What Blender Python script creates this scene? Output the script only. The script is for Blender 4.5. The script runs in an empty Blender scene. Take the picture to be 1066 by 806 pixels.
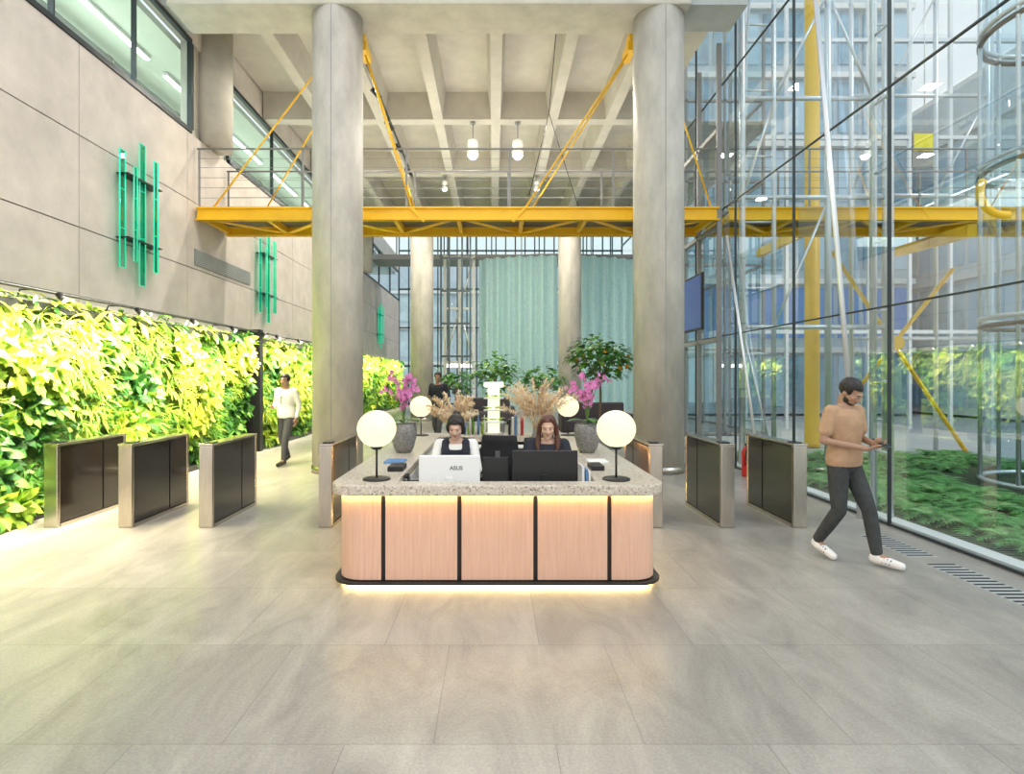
import bpy, math, random
from mathutils import Vector, Matrix, Euler
random.seed(7)
PI=math.pi
col=bpy.context.scene.collection
F=600.0; CX=514.0; CY=393.0; CH=1.7
def P(px,py,Y): return Vector(((px-CX)/F*Y, Y, CH+(CY-py)/F*Y))

# ---------------------------------------------------------------- materials
def new_mat(name):
    m=bpy.data.materials.new(name); m.use_nodes=True
    return m, m.node_tree.nodes, m.node_tree.links, m.node_tree.nodes['Principled BSDF']
def M(name,c,rough=.5,metal=0,noise=0,scale=4,bump=0,emit=None,es=0,coat=0,stretch=(1,1,1),detail=6):
    m,N,L,b=new_mat(name)
    b.inputs['Base Color'].default_value=(*c,1); b.inputs['Roughness'].default_value=rough
    b.inputs['Metallic'].default_value=metal
    if coat: b.inputs['Coat Weight'].default_value=coat
    if emit: b.inputs['Emission Color'].default_value=(*emit,1); b.inputs['Emission Strength'].default_value=es
    if noise or bump:
        tc=N.new('ShaderNodeTexCoord'); mp=N.new('ShaderNodeMapping'); mp.inputs['Scale'].default_value=stretch
        n=N.new('ShaderNodeTexNoise'); n.inputs['Scale'].default_value=scale; n.inputs['Detail'].default_value=detail
        n.inputs['Roughness'].default_value=.65
        L.new(tc.outputs['Object'],mp.inputs['Vector']); L.new(mp.outputs['Vector'],n.inputs['Vector'])
        if noise:
            r=N.new('ShaderNodeValToRGB'); r.color_ramp.elements[0].position=.3; r.color_ramp.elements[1].position=.7
            r.color_ramp.elements[0].color=(*[max(0,x*(1-noise)) for x in c],1)
            r.color_ramp.elements[1].color=(*[min(1,x*(1+noise)) for x in c],1)
            L.new(n.outputs['Fac'],r.inputs['Fac']); L.new(r.outputs['Color'],b.inputs['Base Color'])
        if bump:
            bp=N.new('ShaderNodeBump'); bp.inputs['Strength'].default_value=bump; bp.inputs['Distance'].default_value=.02
            L.new(n.outputs['Fac'],bp.inputs['Height']); L.new(bp.outputs['Normal'],b.inputs['Normal'])
    return m
def glass(name,tint=(.9,.97,1),base=.06,gain=.6,rough=0.0):
    m=bpy.data.materials.new(name); m.use_nodes=True; N=m.node_tree.nodes; L=m.node_tree.links; N.clear()
    o=N.new('ShaderNodeOutputMaterial'); mix=N.new('ShaderNodeMixShader'); t=N.new('ShaderNodeBsdfTransparent')
    g=N.new('ShaderNodeBsdfGlossy'); g.inputs['Roughness'].default_value=rough; t.inputs['Color'].default_value=(*tint,1)
    lw=N.new('ShaderNodeLayerWeight'); lw.inputs['Blend'].default_value=.5
    pw=N.new('ShaderNodeMath'); pw.operation='POWER'; pw.inputs[1].default_value=4
    ma=N.new('ShaderNodeMath'); ma.operation='MULTIPLY_ADD'; ma.inputs[1].default_value=gain; ma.inputs[2].default_value=base
    L.new(lw.outputs['Facing'],pw.inputs[0]); L.new(pw.outputs[0],ma.inputs[0])
    L.new(ma.outputs[0],mix.inputs[0]); L.new(t.outputs[0],mix.inputs[1]); L.new(g.outputs[0],mix.inputs[2]); L.new(mix.outputs[0],o.inputs[0])
    return m
def leafmat(name,c,tr=.35,rough=.45,var=.35):
    m,N,L,b=new_mat(name); b.inputs['Roughness'].default_value=rough
    tc=N.new('ShaderNodeTexCoord'); n=N.new('ShaderNodeTexNoise'); n.inputs['Scale'].default_value=9; r=N.new('ShaderNodeValToRGB')
    r.color_ramp.elements[0].position=.3; r.color_ramp.elements[1].position=.7
    r.color_ramp.elements[0].color=(*[x*(1-var) for x in c],1); r.color_ramp.elements[1].color=(*[min(1,x*(1+var)) for x in c],1)
    L.new(tc.outputs['Object'],n.inputs['Vector']); L.new(n.outputs['Fac'],r.inputs['Fac']); L.new(r.outputs['Color'],b.inputs['Base Color'])
    t=N.new('ShaderNodeBsdfTranslucent'); L.new(r.outputs['Color'],t.inputs['Color'])
    mx=N.new('ShaderNodeMixShader'); mx.inputs[0].default_value=tr
    L.new(b.outputs[0],mx.inputs[1]); L.new(t.outputs[0],mx.inputs[2]); L.new(mx.outputs[0],N['Material Output'].inputs[0])
    return m
def floor_mat():
    m,N,L,b=new_mat('stone_floor')
    tc=N.new('ShaderNodeTexCoord')
    def brick(off,w,h,mort):
        mp=N.new('ShaderNodeMapping'); mp.inputs['Location'].default_value=off
        L.new(tc.outputs['Object'],mp.inputs['Vector'])
        k=N.new('ShaderNodeTexBrick'); k.inputs['Scale'].default_value=1; k.inputs['Brick Width'].default_value=w
        k.inputs['Row Height'].default_value=h; k.inputs['Mortar Size'].default_value=mort; k.offset=.42; k.inputs['Bias'].default_value=0
        k.inputs['Color1'].default_value=(.315,.297,.268,1); k.inputs['Color2'].default_value=(.37,.35,.318,1); k.inputs['Mortar'].default_value=(.22,.207,.187,1)
        k.inputs['Mortar Smooth'].default_value=.2
        L.new(mp.outputs['Vector'],k.inputs['Vector']); return k
    k1=brick((.28,.30,0),.98,.99,.0028)
    n=N.new('ShaderNodeTexNoise'); n.inputs['Scale'].default_value=2.6; n.inputs['Detail'].default_value=12; n.inputs['Roughness'].default_value=.72; n.inputs['Distortion'].default_value=.7
    mp=N.new('ShaderNodeMapping'); mp.inputs['Scale'].default_value=(1,.4,1); mp.inputs['Rotation'].default_value=(0,0,.6)
    L.new(tc.outputs['Object'],mp.inputs['Vector']); L.new(mp.outputs['Vector'],n.inputs['Vector'])
    n2=N.new('ShaderNodeTexNoise'); n2.inputs['Scale'].default_value=70; n2.inputs['Detail'].default_value=4; L.new(tc.outputs['Object'],n2.inputs['Vector'])
    r=N.new('ShaderNodeValToRGB'); r.color_ramp.elements[0].position=.3; r.color_ramp.elements[1].position=.7
    r.color_ramp.elements[0].color=(.66,.66,.66,1); r.color_ramp.elements[1].color=(1.2,1.2,1.18,1); L.new(n.outputs['Fac'],r.inputs['Fac'])
    r2=N.new('ShaderNodeValToRGB'); r2.color_ramp.elements[0].position=.3; r2.color_ramp.elements[1].position=.7
    r2.color_ramp.elements[0].color=(.86,.86,.86,1); r2.color_ramp.elements[1].color=(1.1,1.1,1.1,1); L.new(n2.outputs['Fac'],r2.inputs['Fac'])
    a=N.new('ShaderNodeMixRGB'); a.blend_type='MULTIPLY'; a.inputs[0].default_value=1; L.new(k1.outputs['Color'],a.inputs[1]); L.new(r.outputs['Color'],a.inputs[2])
    a2=N.new('ShaderNodeMixRGB'); a2.blend_type='MULTIPLY'; a2.inputs[0].default_value=1; L.new(a.outputs[0],a2.inputs[1]); L.new(r2.outputs['Color'],a2.inputs[2])
    L.new(a2.outputs[0],b.inputs['Base Color']); b.inputs['Roughness'].default_value=.30
    bp=N.new('ShaderNodeBump'); bp.inputs['Strength'].default_value=.22; bp.inputs['Distance'].default_value=.004
    L.new(n2.outputs['Fac'],bp.inputs['Height']); L.new(bp.outputs['Normal'],b.inputs['Normal'])
    return m
def terrazzo():
    m,N,L,b=new_mat('terrazzo'); tc=N.new('ShaderNodeTexCoord')
    v=N.new('ShaderNodeTexVoronoi'); v.inputs['Scale'].default_value=85; L.new(tc.outputs['Object'],v.inputs['Vector'])
    r=N.new('ShaderNodeValToRGB'); e=r.color_ramp; e.interpolation='CONSTANT'
    e.elements[0].color=(.58,.51,.42,1); e.elements[1].position=.5; e.elements[1].color=(.42,.35,.27,1)
    for p,c in ((.66,(.70,.64,.55,1)),(.82,(.22,.18,.14,1)),(.87,(.58,.51,.42,1))):
        k=e.elements.new(p); k.color=c
    s=N.new('ShaderNodeSeparateColor'); L.new(v.outputs['Color'],s.inputs[0]); L.new(s.outputs[0],r.inputs['Fac'])
    L.new(r.outputs['Color'],b.inputs['Base Color']); b.inputs['Roughness'].default_value=.3
    return m
def wood():
    m,N,L,b=new_mat('reeded_oak'); tc=N.new('ShaderNodeTexCoord')
    mp=N.new('ShaderNodeMapping'); mp.inputs['Scale'].default_value=(1,1,.05); L.new(tc.outputs['Object'],mp.inputs['Vector'])
    n=N.new('ShaderNodeTexNoise'); n.inputs['Scale'].default_value=60; n.inputs['Detail'].default_value=3; L.new(mp.outputs['Vector'],n.inputs['Vector'])
    r=N.new('ShaderNodeValToRGB'); r.color_ramp.elements[0].position=.3; r.color_ramp.elements[1].position=.7
    r.color_ramp.elements[0].color=(.70,.42,.295,1); r.color_ramp.elements[1].color=(.77,.485,.355,1)
    L.new(n.outputs['Fac'],r.inputs['Fac']); L.new(r.outputs['Color'],b.inputs['Base Color']); b.inputs['Roughness'].default_value=.5
    return m
MAT=dict(
 floor=floor_mat(), terr=terrazzo(), wood=wood(),
 conc=M('board_concrete',(.56,.53,.47),.75,0,.14,2.2,.3),
 colc=M('column_concrete',(.46,.435,.385),.6,0,.24,2.4,.25,stretch=(1,1,.4)),
 ceil=M('ceiling_concrete',(.54,.51,.455),.8,0,.12,1.5,.15),
 wallp=M('wall_panel_concrete',(.62,.56,.51),.7,0,.13,1.8,.12),
 dark=M('dark_joint',(.03,.03,.03),.8),
 black=M('black_metal',(.012,.012,.013),.4,0), blackfab=M('black_mesh_fabric',(.02,.02,.022),.9,0,.2,60),
 frame=M('dark_window_frame',(.03,.04,.045),.4,.3), gframe=M('grey_window_frame',(.10,.13,.14),.4,.4),
 steel=M('brushed_steel',(.54,.49,.42),.24,1.0,.10,30,stretch=(1,1,.1)),
 tube=M('silver_tube',(.74,.77,.79),.3,.6), 
 panel=M('smoked_panel',(.016,.011,.009),.14,0,.8,90,coat=.3),
 yellow=M('yellow_steel',(1.0,.57,.015),.4,0,.06,3),
 glass=glass('clear_glass',(.80,.92,.97),.27,.5), glass2=glass('office_glass',(.82,.92,.94),.08,.35), liftglass=glass('lift_glass',(.84,.94,.98),.10,.5),
 white=M('white_plastic',(.78,.78,.77),.35), offw=M('white_paint',(.8,.8,.78),.5),
 globe=M('opal_globe',(.25,.22,.15),.4,emit=(1,.90,.56),es=.98), led=M('led_strip',(1,.9,.6),.4,emit=(1,.70,.26),es=20),
 lum=M('light_panel',(1,1,1),.4,emit=(1,.98,.92),es=5), lum2=M('cool_light_panel',(1,1,1),.4,emit=(.9,1,.95),es=6),
 softlum=M('soft_light_panel',(.7,.75,.5),.4,emit=(.95,1,.65),es=.8),
 green=M('green_tube',(.02,.5,.32),.3,emit=(.01,.7,.40),es=.55), greend=glass('green_tinted_glass',(.25,.75,.60),.12,.5),
 curtain=leafmat('teal_curtain',(.66,.87,.86),.5,.8,.06),
 bluep=M('blue_cladding',(.14,.32,.72),.5), bldg=M('grey_facade',(.48,.57,.64),.6,0,.1,2), bwin=M('facade_window',(.28,.44,.56),.12,0,.3,1.2),
 whiteb=M('white_facade',(.72,.76,.77),.6,0,.08,2), pwin=M('pale_facade_window',(.5,.62,.66),.15,0,.2,1.2),
 soil=M('soil',(.06,.08,.03),.9,0,.3,10,.5), backg=M('living_wall_backing',(.07,.12,.015),.9),
 curb=M('white_stone_curb',(.75,.75,.72),.5),
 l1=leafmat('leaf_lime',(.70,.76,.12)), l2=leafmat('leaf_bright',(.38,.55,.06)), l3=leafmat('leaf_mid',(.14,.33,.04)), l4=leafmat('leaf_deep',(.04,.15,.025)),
 fern=leafmat('fern_green',(.20,.48,.14)), fern2=leafmat('glossy_leaf',(.06,.21,.04),.15,.3), fern3=leafmat('fern_pale',(.40,.62,.24)),
 petal=leafmat('white_petal',(.9,.9,.82),.3), pink=leafmat('pink_petal',(.76,.24,.54),.3), plume=leafmat('dry_plume',(.96,.80,.60),.35,var=.08),
 stem=M('plant_stem',(.12,.2,.05),.6), bark=M('bark',(.16,.11,.07),.8), orange=M('orange_fruit',(.9,.35,.03),.4), dry=M('dry_stalk',(.75,.58,.38),.8),
 vase=M('grey_woven_vase',(.26,.245,.23),.7,0,.5,45,.8),
 skin1=M('skin_tan',(.40,.235,.155),.5), skin2=M('skin_light',(.62,.39,.29),.5), skin3=M('skin_brown',(.36,.21,.14),.5),
 hair=M('black_hair',(.018,.013,.011),.5,0,.4,50), hair2=M('auburn_hair',(.10,.035,.02),.45,0,.3,50),
 peach=M('tan_cotton',(.48,.30,.18),.85,0,.12,8,.4), wshirt=M('white_cotton',(.84,.82,.78),.85,0,.05,8,.3),
 denim=M('charcoal_denim',(.045,.05,.05),.85,0,.3,10,.4), navy=M('navy_cloth',(.02,.022,.035),.85), greytr=M('grey_trouser_cloth',(.07,.07,.08),.85),
 eyew=M('eye_white',(.55,.5,.46),.3), iris=M('eye_iris',(.03,.018,.01),.2), lip=M('lips',(.42,.17,.14),.5),
 shoe=M('white_leather',(.82,.81,.79),.45), dshoe=M('dark_leather',(.03,.025,.02),.4),
 screen=M('screen_black',(.01,.012,.02),.1), red=M('red_paint',(.6,.02,.02),.35), vent=M('vent_grille',(.25,.24,.22),.6,.3),
 paper=M('paper',(.8,.79,.74),.7), blue=M('blue_plastic',(.1,.25,.5),.5), ltext=M('grey_lettering',(.16,.16,.17),.5), mgrey=M('mid_grey_metal',(.28,.28,.28),.5,.2), pylon=M('blue_grey_pier',(.40,.43,.43),.6,0,.1,3),
 sofa=M('dark_upholstery',(.06,.05,.06),.9), ysign=M('yellow_panel',(.95,.82,.02),.5), wband=M('pale_blue_glass_band',(.50,.67,.80),.3),
 roomw=M('office_wall',(.70,.74,.66),.8),
)

# ---------------------------------------------------------------- mesh builder
class MB:
    def __init__(s): s.v=[]; s.f=[]; s.mi=[]; s.sm=[]
    def add(s,vs,fs,mi=0,sm=False):
        n=len(s.v); s.v.extend([tuple(a) for a in vs])
        for f in fs: s.f.append(tuple(i+n for i in f)); s.mi.append(mi); s.sm.append(sm)
    def box(s,x0,x1,y0,y1,z0,z1,mi=0):
        s.add([(x0,y0,z0),(x1,y0,z0),(x1,y1,z0),(x0,y1,z0),(x0,y0,z1),(x1,y0,z1),(x1,y1,z1),(x0,y1,z1)],
              [(0,3,2,1),(4,5,6,7),(0,1,5,4),(1,2,6,5),(2,3,7,6),(3,0,4,7)],mi)
    def cyl(s,p0,p1,r0,r1=None,n=12,mi=0,sm=True):
        if r1 is None: r1=r0
        p0=Vector(p0); p1=Vector(p1); d=p1-p0
        if d.length<1e-6: return
        d.normalize(); a=Vector((0,0,1)) if abs(d.z)<.9 else Vector((1,0,0)); u=d.cross(a).normalized(); w=d.cross(u)
        vs=[]
        for p,r in ((p0,r0),(p1,r1)):
            for i in range(n):
                t=2*PI*i/n; vs.append(p+u*math.cos(t)*r+w*math.sin(t)*r)
        s.add(vs,[(i,(i+1)%n,n+(i+1)%n,n+i) for i in range(n)],mi,sm)
        k=len(s.v)-2*n
        s.f.append(tuple(k+i for i in reversed(range(n)))); s.mi.append(mi); s.sm.append(False)
        s.f.append(tuple(k+n+i for i in range(n))); s.mi.append(mi); s.sm.append(False)
    def bar(s,p0,p1,w,h,mi=0):
        p0=Vector(p0); p1=Vector(p1); d=(p1-p0).normalized(); a=Vector((0,0,1)) if abs(d.z)<.9 else Vector((0,1,0))
        u=d.cross(a).normalized()*w/2; v=d.cross(u).normalized()*h/2
        vs=[p+e*u+g*v for p in (p0,p1) for e,g in ((-1,-1),(1,-1),(1,1),(-1,1))]
        s.add(vs,[(0,1,2,3),(7,6,5,4),(0,4,5,1),(1,5,6,2),(2,6,7,3),(3,7,4,0)],mi)
    def tube(s,pts,r,n=8,mi=0,closed=False):
        pts=[Vector(p) for p in pts]; m=len(pts); vs=[]; prev=None
        for i,p in enumerate(pts):
            if closed: d=(pts[(i+1)%m]-pts[i-1])
            else: d=(pts[min(i+1,m-1)]-pts[max(i-1,0)])
            d.normalize()
            if prev is None:
                a=Vector((0,0,1)) if abs(d.z)<.9 else Vector((1,0,0)); u=d.cross(a).normalized()
            else: u=(prev-d*prev.dot(d)).normalized()
            prev=u; w=d.cross(u); rr=r[i] if isinstance(r,(list,tuple)) else r
            for k in range(n):
                t=2*PI*k/n; vs.append(p+u*math.cos(t)*rr+w*math.sin(t)*rr)
        fs=[]
        for i in range(m if closed else m-1):
            j=(i+1)%m
            for k in range(n): fs.append((i*n+k,i*n+(k+1)%n,j*n+(k+1)%n,j*n+k))
        if not closed: fs+= [tuple(reversed(range(n))), tuple((m-1)*n+k for k in range(n))]
        s.add(vs,fs,mi,True)
    def sph(s,c,r,nu=16,nv=10,mi=0,mat=None):
        if not isinstance(r,(tuple,list)): r=(r,r,r)
        c=Vector(c); vs=[]
        for j in range(1,nv):
            ph=PI*j/nv
            for i in range(nu):
                t=2*PI*i/nu; vs.append(Vector((r[0]*math.sin(ph)*math.cos(t),r[1]*math.sin(ph)*math.sin(t),r[2]*math.cos(ph))))
        vs.append(Vector((0,0,r[2]))); vs.append(Vector((0,0,-r[2])))
        if mat is not None: vs=[mat@v for v in vs]
        vs=[v+c for v in vs]; T=len(vs)-2; B=T+1; fs=[]
        for j in range(nv-2):
            for i in range(nu): fs.append((j*nu+i,(j+1)*nu+i,(j+1)*nu+(i+1)%nu,j*nu+(i+1)%nu))
        for i in range(nu): fs.append((T,i,(i+1)%nu)); fs.append((B,(nv-2)*nu+(i+1)%nu,(nv-2)*nu+i))
        s.add(vs,fs,mi,True)
    def lathe(s,prof,c,n=24,mi=0):
        vs=[]; m=len(prof)
        for r,z in prof:
            for i in range(n):
                t=2*PI*i/n; vs.append((c[0]+r*math.cos(t),c[1]+r*math.sin(t),c[2]+z))
        fs=[(j*n+i,j*n+(i+1)%n,(j+1)*n+(i+1)%n,(j+1)*n+i) for j in range(m-1) for i in range(n)]
        fs+=[tuple(reversed(range(n))),tuple((m-1)*n+i for i in range(n))]
        s.add(vs,fs,mi,True)
    def loft(s,rings,n=16,mi=0):
        vs=[]; m=len(rings)
        for c,u,w in rings:
            for i in range(n):
                t=2*PI*i/n; vs.append(Vector(c)+Vector(u)*math.cos(t)+Vector(w)*math.sin(t))
        fs=[(j*n+i,j*n+(i+1)%n,(j+1)*n+(i+1)%n,(j+1)*n+i) for j in range(m-1) for i in range(n)]
        fs+=[tuple(reversed(range(n))),tuple((m-1)*n+i for i in range(n))]
        s.add(vs,fs,mi,True)
    def limb(s,pts,rs,n=12):
        for i in range(len(pts)-1): s.cyl(pts[i],pts[i+1],rs[i],rs[i+1],n)
        for p,r in zip(pts,rs): s.sph(p,r,12,8)
    def leaf(s,b,d,up,L,W,droop=.3,mi=0,prof=(.25,.95,.8,.0)):
        b=Vector(b); d=Vector(d).normalized(); up=Vector(up); side=d.cross(up)
        if side.length<1e-4: side=d.cross(Vector((1,0,.1)))
        side.normalize(); nrm=side.cross(d)
        vs=[b]; k=len(prof)
        p=b.copy(); dd=d.copy()
        for i,w in enumerate(prof):
            dd=(dd-Vector((0,0,1))*droop/k*1.6).normalized(); p=p+dd*(L/k)
            if i<k-1:
                fold=nrm*W*w*.18
                vs+= [p-side*W*w/2+fold, p+side*W*w/2+fold]
            else: vs.append(p)
        fs=[(0,2,1)]
        for i in range(k-2):
            a=1+2*i; fs.append((a,a+1,a+3,a+2))
        a=1+2*(k-2); fs.append((a,a+1,a+2))
        s.add(vs,fs,mi,True)

def parent_off(p):
    off=Vector((0,0,0))
    while p is not None: off+=p.location; p=p.parent
    return off
def part(name,mb,mat,parent=None,bevel=0,label=None,solid=0,remesh=0,smooth=0,seg=2):
    me=bpy.data.meshes.new(name)
    off=parent_off(parent)
    me.from_pydata([(v[0]-off[0],v[1]-off[1],v[2]-off[2]) for v in mb.v],[],mb.f)
    for m in (mat if isinstance(mat,(list,tuple)) else [mat]): me.materials.append(MAT[m] if isinstance(m,str) else m)
    me.polygons.foreach_set('material_index',mb.mi); me.polygons.foreach_set('use_smooth',mb.sm); me.update()
    o=bpy.data.objects.new(name,me); col.objects.link(o)
    if parent: o.parent=parent
    if solid:
        k=o.modifiers.new('s','SOLIDIFY'); k.thickness=solid; k.offset=0
    if bevel:
        k=o.modifiers.new('b','BEVEL'); k.width=bevel; k.segments=seg; k.limit_method='ANGLE'; k.angle_limit=.7
    if remesh:
        k=o.modifiers.new('r','REMESH'); k.mode='VOXEL'; k.voxel_size=remesh; k.use_smooth_shade=True
        k=o.modifiers.new('s','SMOOTH'); k.factor=.5; k.iterations=smooth or 4
    if label: o['label']=label
    return o
def tag(o,label,cat,group=None,kind=None):
    if label: o['label']=label
    if cat: o['category']=cat
    if group: o['group']=group
    if kind: o['kind']=kind
    return o
def thing(name,label,cat,loc=(0,0,0),group=None):
    o=bpy.data.objects.new(name,None); col.objects.link(o); o.location=loc; o.empty_display_size=.1
    return tag(o,label,cat,group)
def struct(name,mb,mat,parent=None,bevel=0,label=None):
    o=part(name,mb,mat,parent,bevel)
    if not parent: o['kind']='structure'
    if label: o['label']=label
    return o
def dup(root,loc,rz=None,label=None,group=None):
    r=root.copy(); col.objects.link(r); r.location=loc
    if rz is not None: r.rotation_euler=(0,0,rz)
    if label: r['label']=label
    if group: r['group']=group
    for ch in list(root.children):
        c=ch.copy(); col.objects.link(c); c.parent=r
        for g in list(ch.children):
            d=g.copy(); col.objects.link(d); d.parent=c
    return r

# ================================================================ SETTING
mb=MB(); mb.box(-6.1,4.55,-3,36,-.1,0); mb.box(4.55,8,17.1,36,-.1,0); struct('floor',mb,'floor',label='large warm grey stone floor slabs of the lobby')
XW=-5.9
mb=MB(); rows=[0,1.23,2.53,3.84,5.15,6.46]; cuts=[2.4+2.9*k for k in range(12)]+[36]
g=.009
for i in range(len(cuts)-1):
    for j in range(5):
        mb.box(-6.1,XW,cuts[i]+g,cuts[i+1]-g,rows[j]+g,rows[j+1]-g)
mb.box(-6.14,XW-.03,2.4,36,0,6.46,1)
mb.box(-6.14,XW-.03,2.4,36,8.3,9.2,0)
mb.box(-6.14,XW-.1,11.3,12.8,6.46,8.3,2); mb.box(-6.14,XW-.1,25.5,26.5,6.46,8.3,2)
for y in (12.05,26.0): mb.lathe([(.36,6.47),(.36,8.9)],(-5.84,y,0),32,2)
struct('wall_left',mb,['wallp','dark','conc'],label='grey concrete panel wall with dark joints')
def upper_window(n,y0,y1,step):
    mb=MB(); mb.box(XW-.06,XW+.02,y0,y1,6.46,6.54); mb.box(XW-.06,XW+.02,y0,y1,8.22,8.3)
    k=max(1,round((y1-y0)/step))
    for i in range(k+1):
        y=y0+(y1-y0)*i/k; w=.05 if i in (0,k) else .015
        mb.box(XW-.06,XW+.02,y-w,y+w,6.54,8.22)
    w=struct('window_%d'%n,mb,'frame',label='long dark framed upper window looking into offices')
    q=MB(); q.add([(XW-.03,y0,6.54),(XW-.03,y1,6.54),(XW-.03,y1,8.22),(XW-.03,y0,8.22)],[(0,1,2,3)]); part('pane',q,'glass2',w)
upper_window(1,2.4,11.25,1.8); upper_window(2,12.85,25.4,2.5); upper_window(3,26.6,36,3)
mb=MB(); mb.box(-10,-6.15,2.4,36,6.2,6.4); mb.box(-10.1,-10,2.4,36,6.2,9.2); mb.box(-10,-6.15,2.4,36,8.12,8.25)
struct('wall_office',mb,'roomw',label='pale office room behind the upper windows')
for (x,y) in ((-6.9,7.6),(-6.9,10.4),(-6.9,13.2),(-6.9,16),(-6.9,19),(-6.9,22),(-8.2,9),(-8.2,12),(-8.2,15),(-8.2,18.5)):
    o=thing('strip_light','white strip light on the office ceiling behind the upper window','light',(x,y,8.0),'strip lights on the office ceiling')
    mb=MB(); mb.box(x-.05,x+.05,y-1.1,y+1.1,8.04,8.11); part('housing',mb,'offw',o); q=MB(); q.box(x-.045,x+.045,y-1.08,y+1.08,8.02,8.04); part('diffuser',q,'lum2',o)
t=thing('ceiling_duct','dark round duct under the office ceiling behind the near upper window','duct',(-7.5,10,7.9))
mb=MB(); mb.cyl((-7.55,3,7.85),(-7.55,24,7.85),.13,n=16); part('pipe',mb,'mgrey',t)
for k in range(9):
    mb=MB(); y=4+k*2.4; mb.cyl((-7.55,y,7.85),(-7.55,y+.06,7.85),.15,n=16); part('pipe_collar',mb,'steel',t)

# ceiling
mb=MB(); mb.box(-5.9,4.53,10.95,26.3,9.0,9.3); mb.box(4.53,8,17.1,26.3,9.0,9.3)
ZR=8.3
for k in range(-4,6):
    x=k*1.47+.05
    if x-.13<-5.9: continue
    ya=10.95 if x+.13<4.53 else 17.1
    mb.add([(x-.12,ya,ZR),(x+.12,ya,ZR),(x+.12,26.3,ZR),(x-.12,26.3,ZR),(x-.2,ya,9.01),(x+.2,ya,9.01),(x+.2,26.3,9.01),(x-.2,26.3,9.01)],
          [(0,3,2,1),(0,1,5,4),(1,2,6,5),(2,3,7,6),(3,0,4,7)])
for y in (14.9,18.8,26.1): mb.box(-5.9,4.53 if y<17 else 8,y-.16,y+.16,ZR-.002,9.01)
struct('ceiling',mb,'ceil',label='coffered exposed concrete ceiling with ribs')
mb=MB(); mb.box(-5.72,3.45,10.05,10.95,8.22,9.6); struct('trim_1',mb,'conc',bevel=.02,label='deep concrete beam across the two front columns')
mb=MB(); mb.box(3.45,4.5,10.2,11,8.3,9.3); mb.box(-5.9,-5.72,10.2,11,8.3,9.3); struct('trim_2',mb,'pylon',label='grey infill soffit at the ends of the beam')
mb=MB(); mb.box(-5.9,8,27.6,29.4,7.35,7.6); struct('trim_4',mb,'mgrey',label='grey edge of the far mezzanine above the curtains')
t=thing('mezzanine_railing','dark railing along the far mezzanine above the curtains','railing',(1,27.65,7.6))
mb=MB(); mb.box(-5.85,7.95,27.63,27.69,8.68,8.75); part('handrail',mb,'black',t)
for k in range(13):
    mb=MB(); x=-5.8+k*1.14; mb.box(x-.025,x+.025,27.64,27.68,7.6,8.7); part('post',mb,'black',t)
q=MB(); q.add([(-5.85,27.66,7.65),(7.95,27.66,7.65),(7.95,27.66,8.65),(-5.85,27.66,8.65)],[(0,1,2,3)]); part('glass_infill',q,'glass2',t)

def column(x,y,r,top,label):
    c=thing('concrete_column',label,'column',(x,y,0),'round concrete columns')
    m=MB(); m.lathe([(r,0),(r,top*.499),(r,top*.501),(r,top)],(x,y,0),48); part('shaft',m,'colc',c)
    m=MB(); m.lathe([(r+.012,0),(r+.012,.12)],(x,y,0),48); part('base_ring',m,'steel',c)
    m=MB(); m.box(x-.005,x+.005,y-r-.003,y-r+.02,.12,top); part('seam',m,'mgrey',c)
column(-2.84,10.5,.45,8.22,'thick round concrete column on the left, behind the reception desk lamp')
column(3.0,10.5,.45,8.22,'thick round concrete column on the right, beside the glass wall')
column(-2.84,22.8,.45,8.3,'distant round concrete column left of the teal curtains')
column(3.0,22.8,.45,8.3,'distant round concrete column between the two teal curtains')

XG=4.53
mb=MB()
ys=[.3,2.4,4.5,6.6,8.7,10.8,12.9,15,17.1]
for y in ys: mb.box(XG-.02,XG+.02,y-.007,y+.007,0,12)
for z in (0.02,2.52,5.03,7.5,9.9,12): mb.box(XG-.015,XG+.015,.3,17.1,z-.009,z+.009)
w=struct('wall_right',mb,'frame',label='tall frameless glass wall with thin dark joints')
q=MB(); q.add([(XG,.3,0),(XG,17.1,0),(XG,17.1,12),(XG,.3,12)],[(0,1,2,3)]); part('pane',q,'glass',w)
mb=MB()
for x in (4.6,5.7,6.85,8): mb.box(x-.03,x+.03,17.05,17.15,0,12)
for y in (19.5,22,24.5,27,30,33,36): mb.box(7.95,8.05,y-.03,y+.03,0,12)
for z in (.05,2.52,5.03,7.5,9.9): mb.box(4.6,8,17.05,17.15,z-.03,z+.03); mb.box(7.95,8.05,17.1,36,z-.03,z+.03)
w=struct('wall_side',mb,'mgrey',label='glazed wall of the wider rear part of the lobby')
q=MB(); q.add([(4.6,17.1,0),(8,17.1,0),(8,17.1,12),(4.6,17.1,12)],[(0,1,2,3)]); q.add([(8,17.1,0),(8,36,0),(8,36,12),(8,17.1,12)],[(0,1,2,3)]); part('pane',q,'glass2',w)
mb=MB()
for y in (11.4,12.5,13.8,15.2): mb.box(XG-.12,XG-.03,y-.03,y+.03,0,8.3)
for z in (2.45,4.7,6.6): mb.box(XG-.12,XG-.03,11.4,16.6,z-.04,z+.04)
struct('window_4',mb,'mgrey',label='grey framed glazed side bay beyond the right column')
mb=MB()
for i in range(24): x=-5.9+i*.604; mb.box(x-.04,x+.04,35.9,36,0,14)
for z in (.05,2.4,4.8,7.2,9.6,12,14): mb.box(-5.9,8,35.9,36,z-.05,z+.05)
w=struct('wall_back',mb,'gframe',label='far glazed end wall with dark slim mullions')
q=MB(); q.add([(-5.9,36,0),(8,36,0),(8,36,14),(-5.9,36,14)],[(0,1,2,3)]); part('pane',q,'glass2',w)
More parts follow.
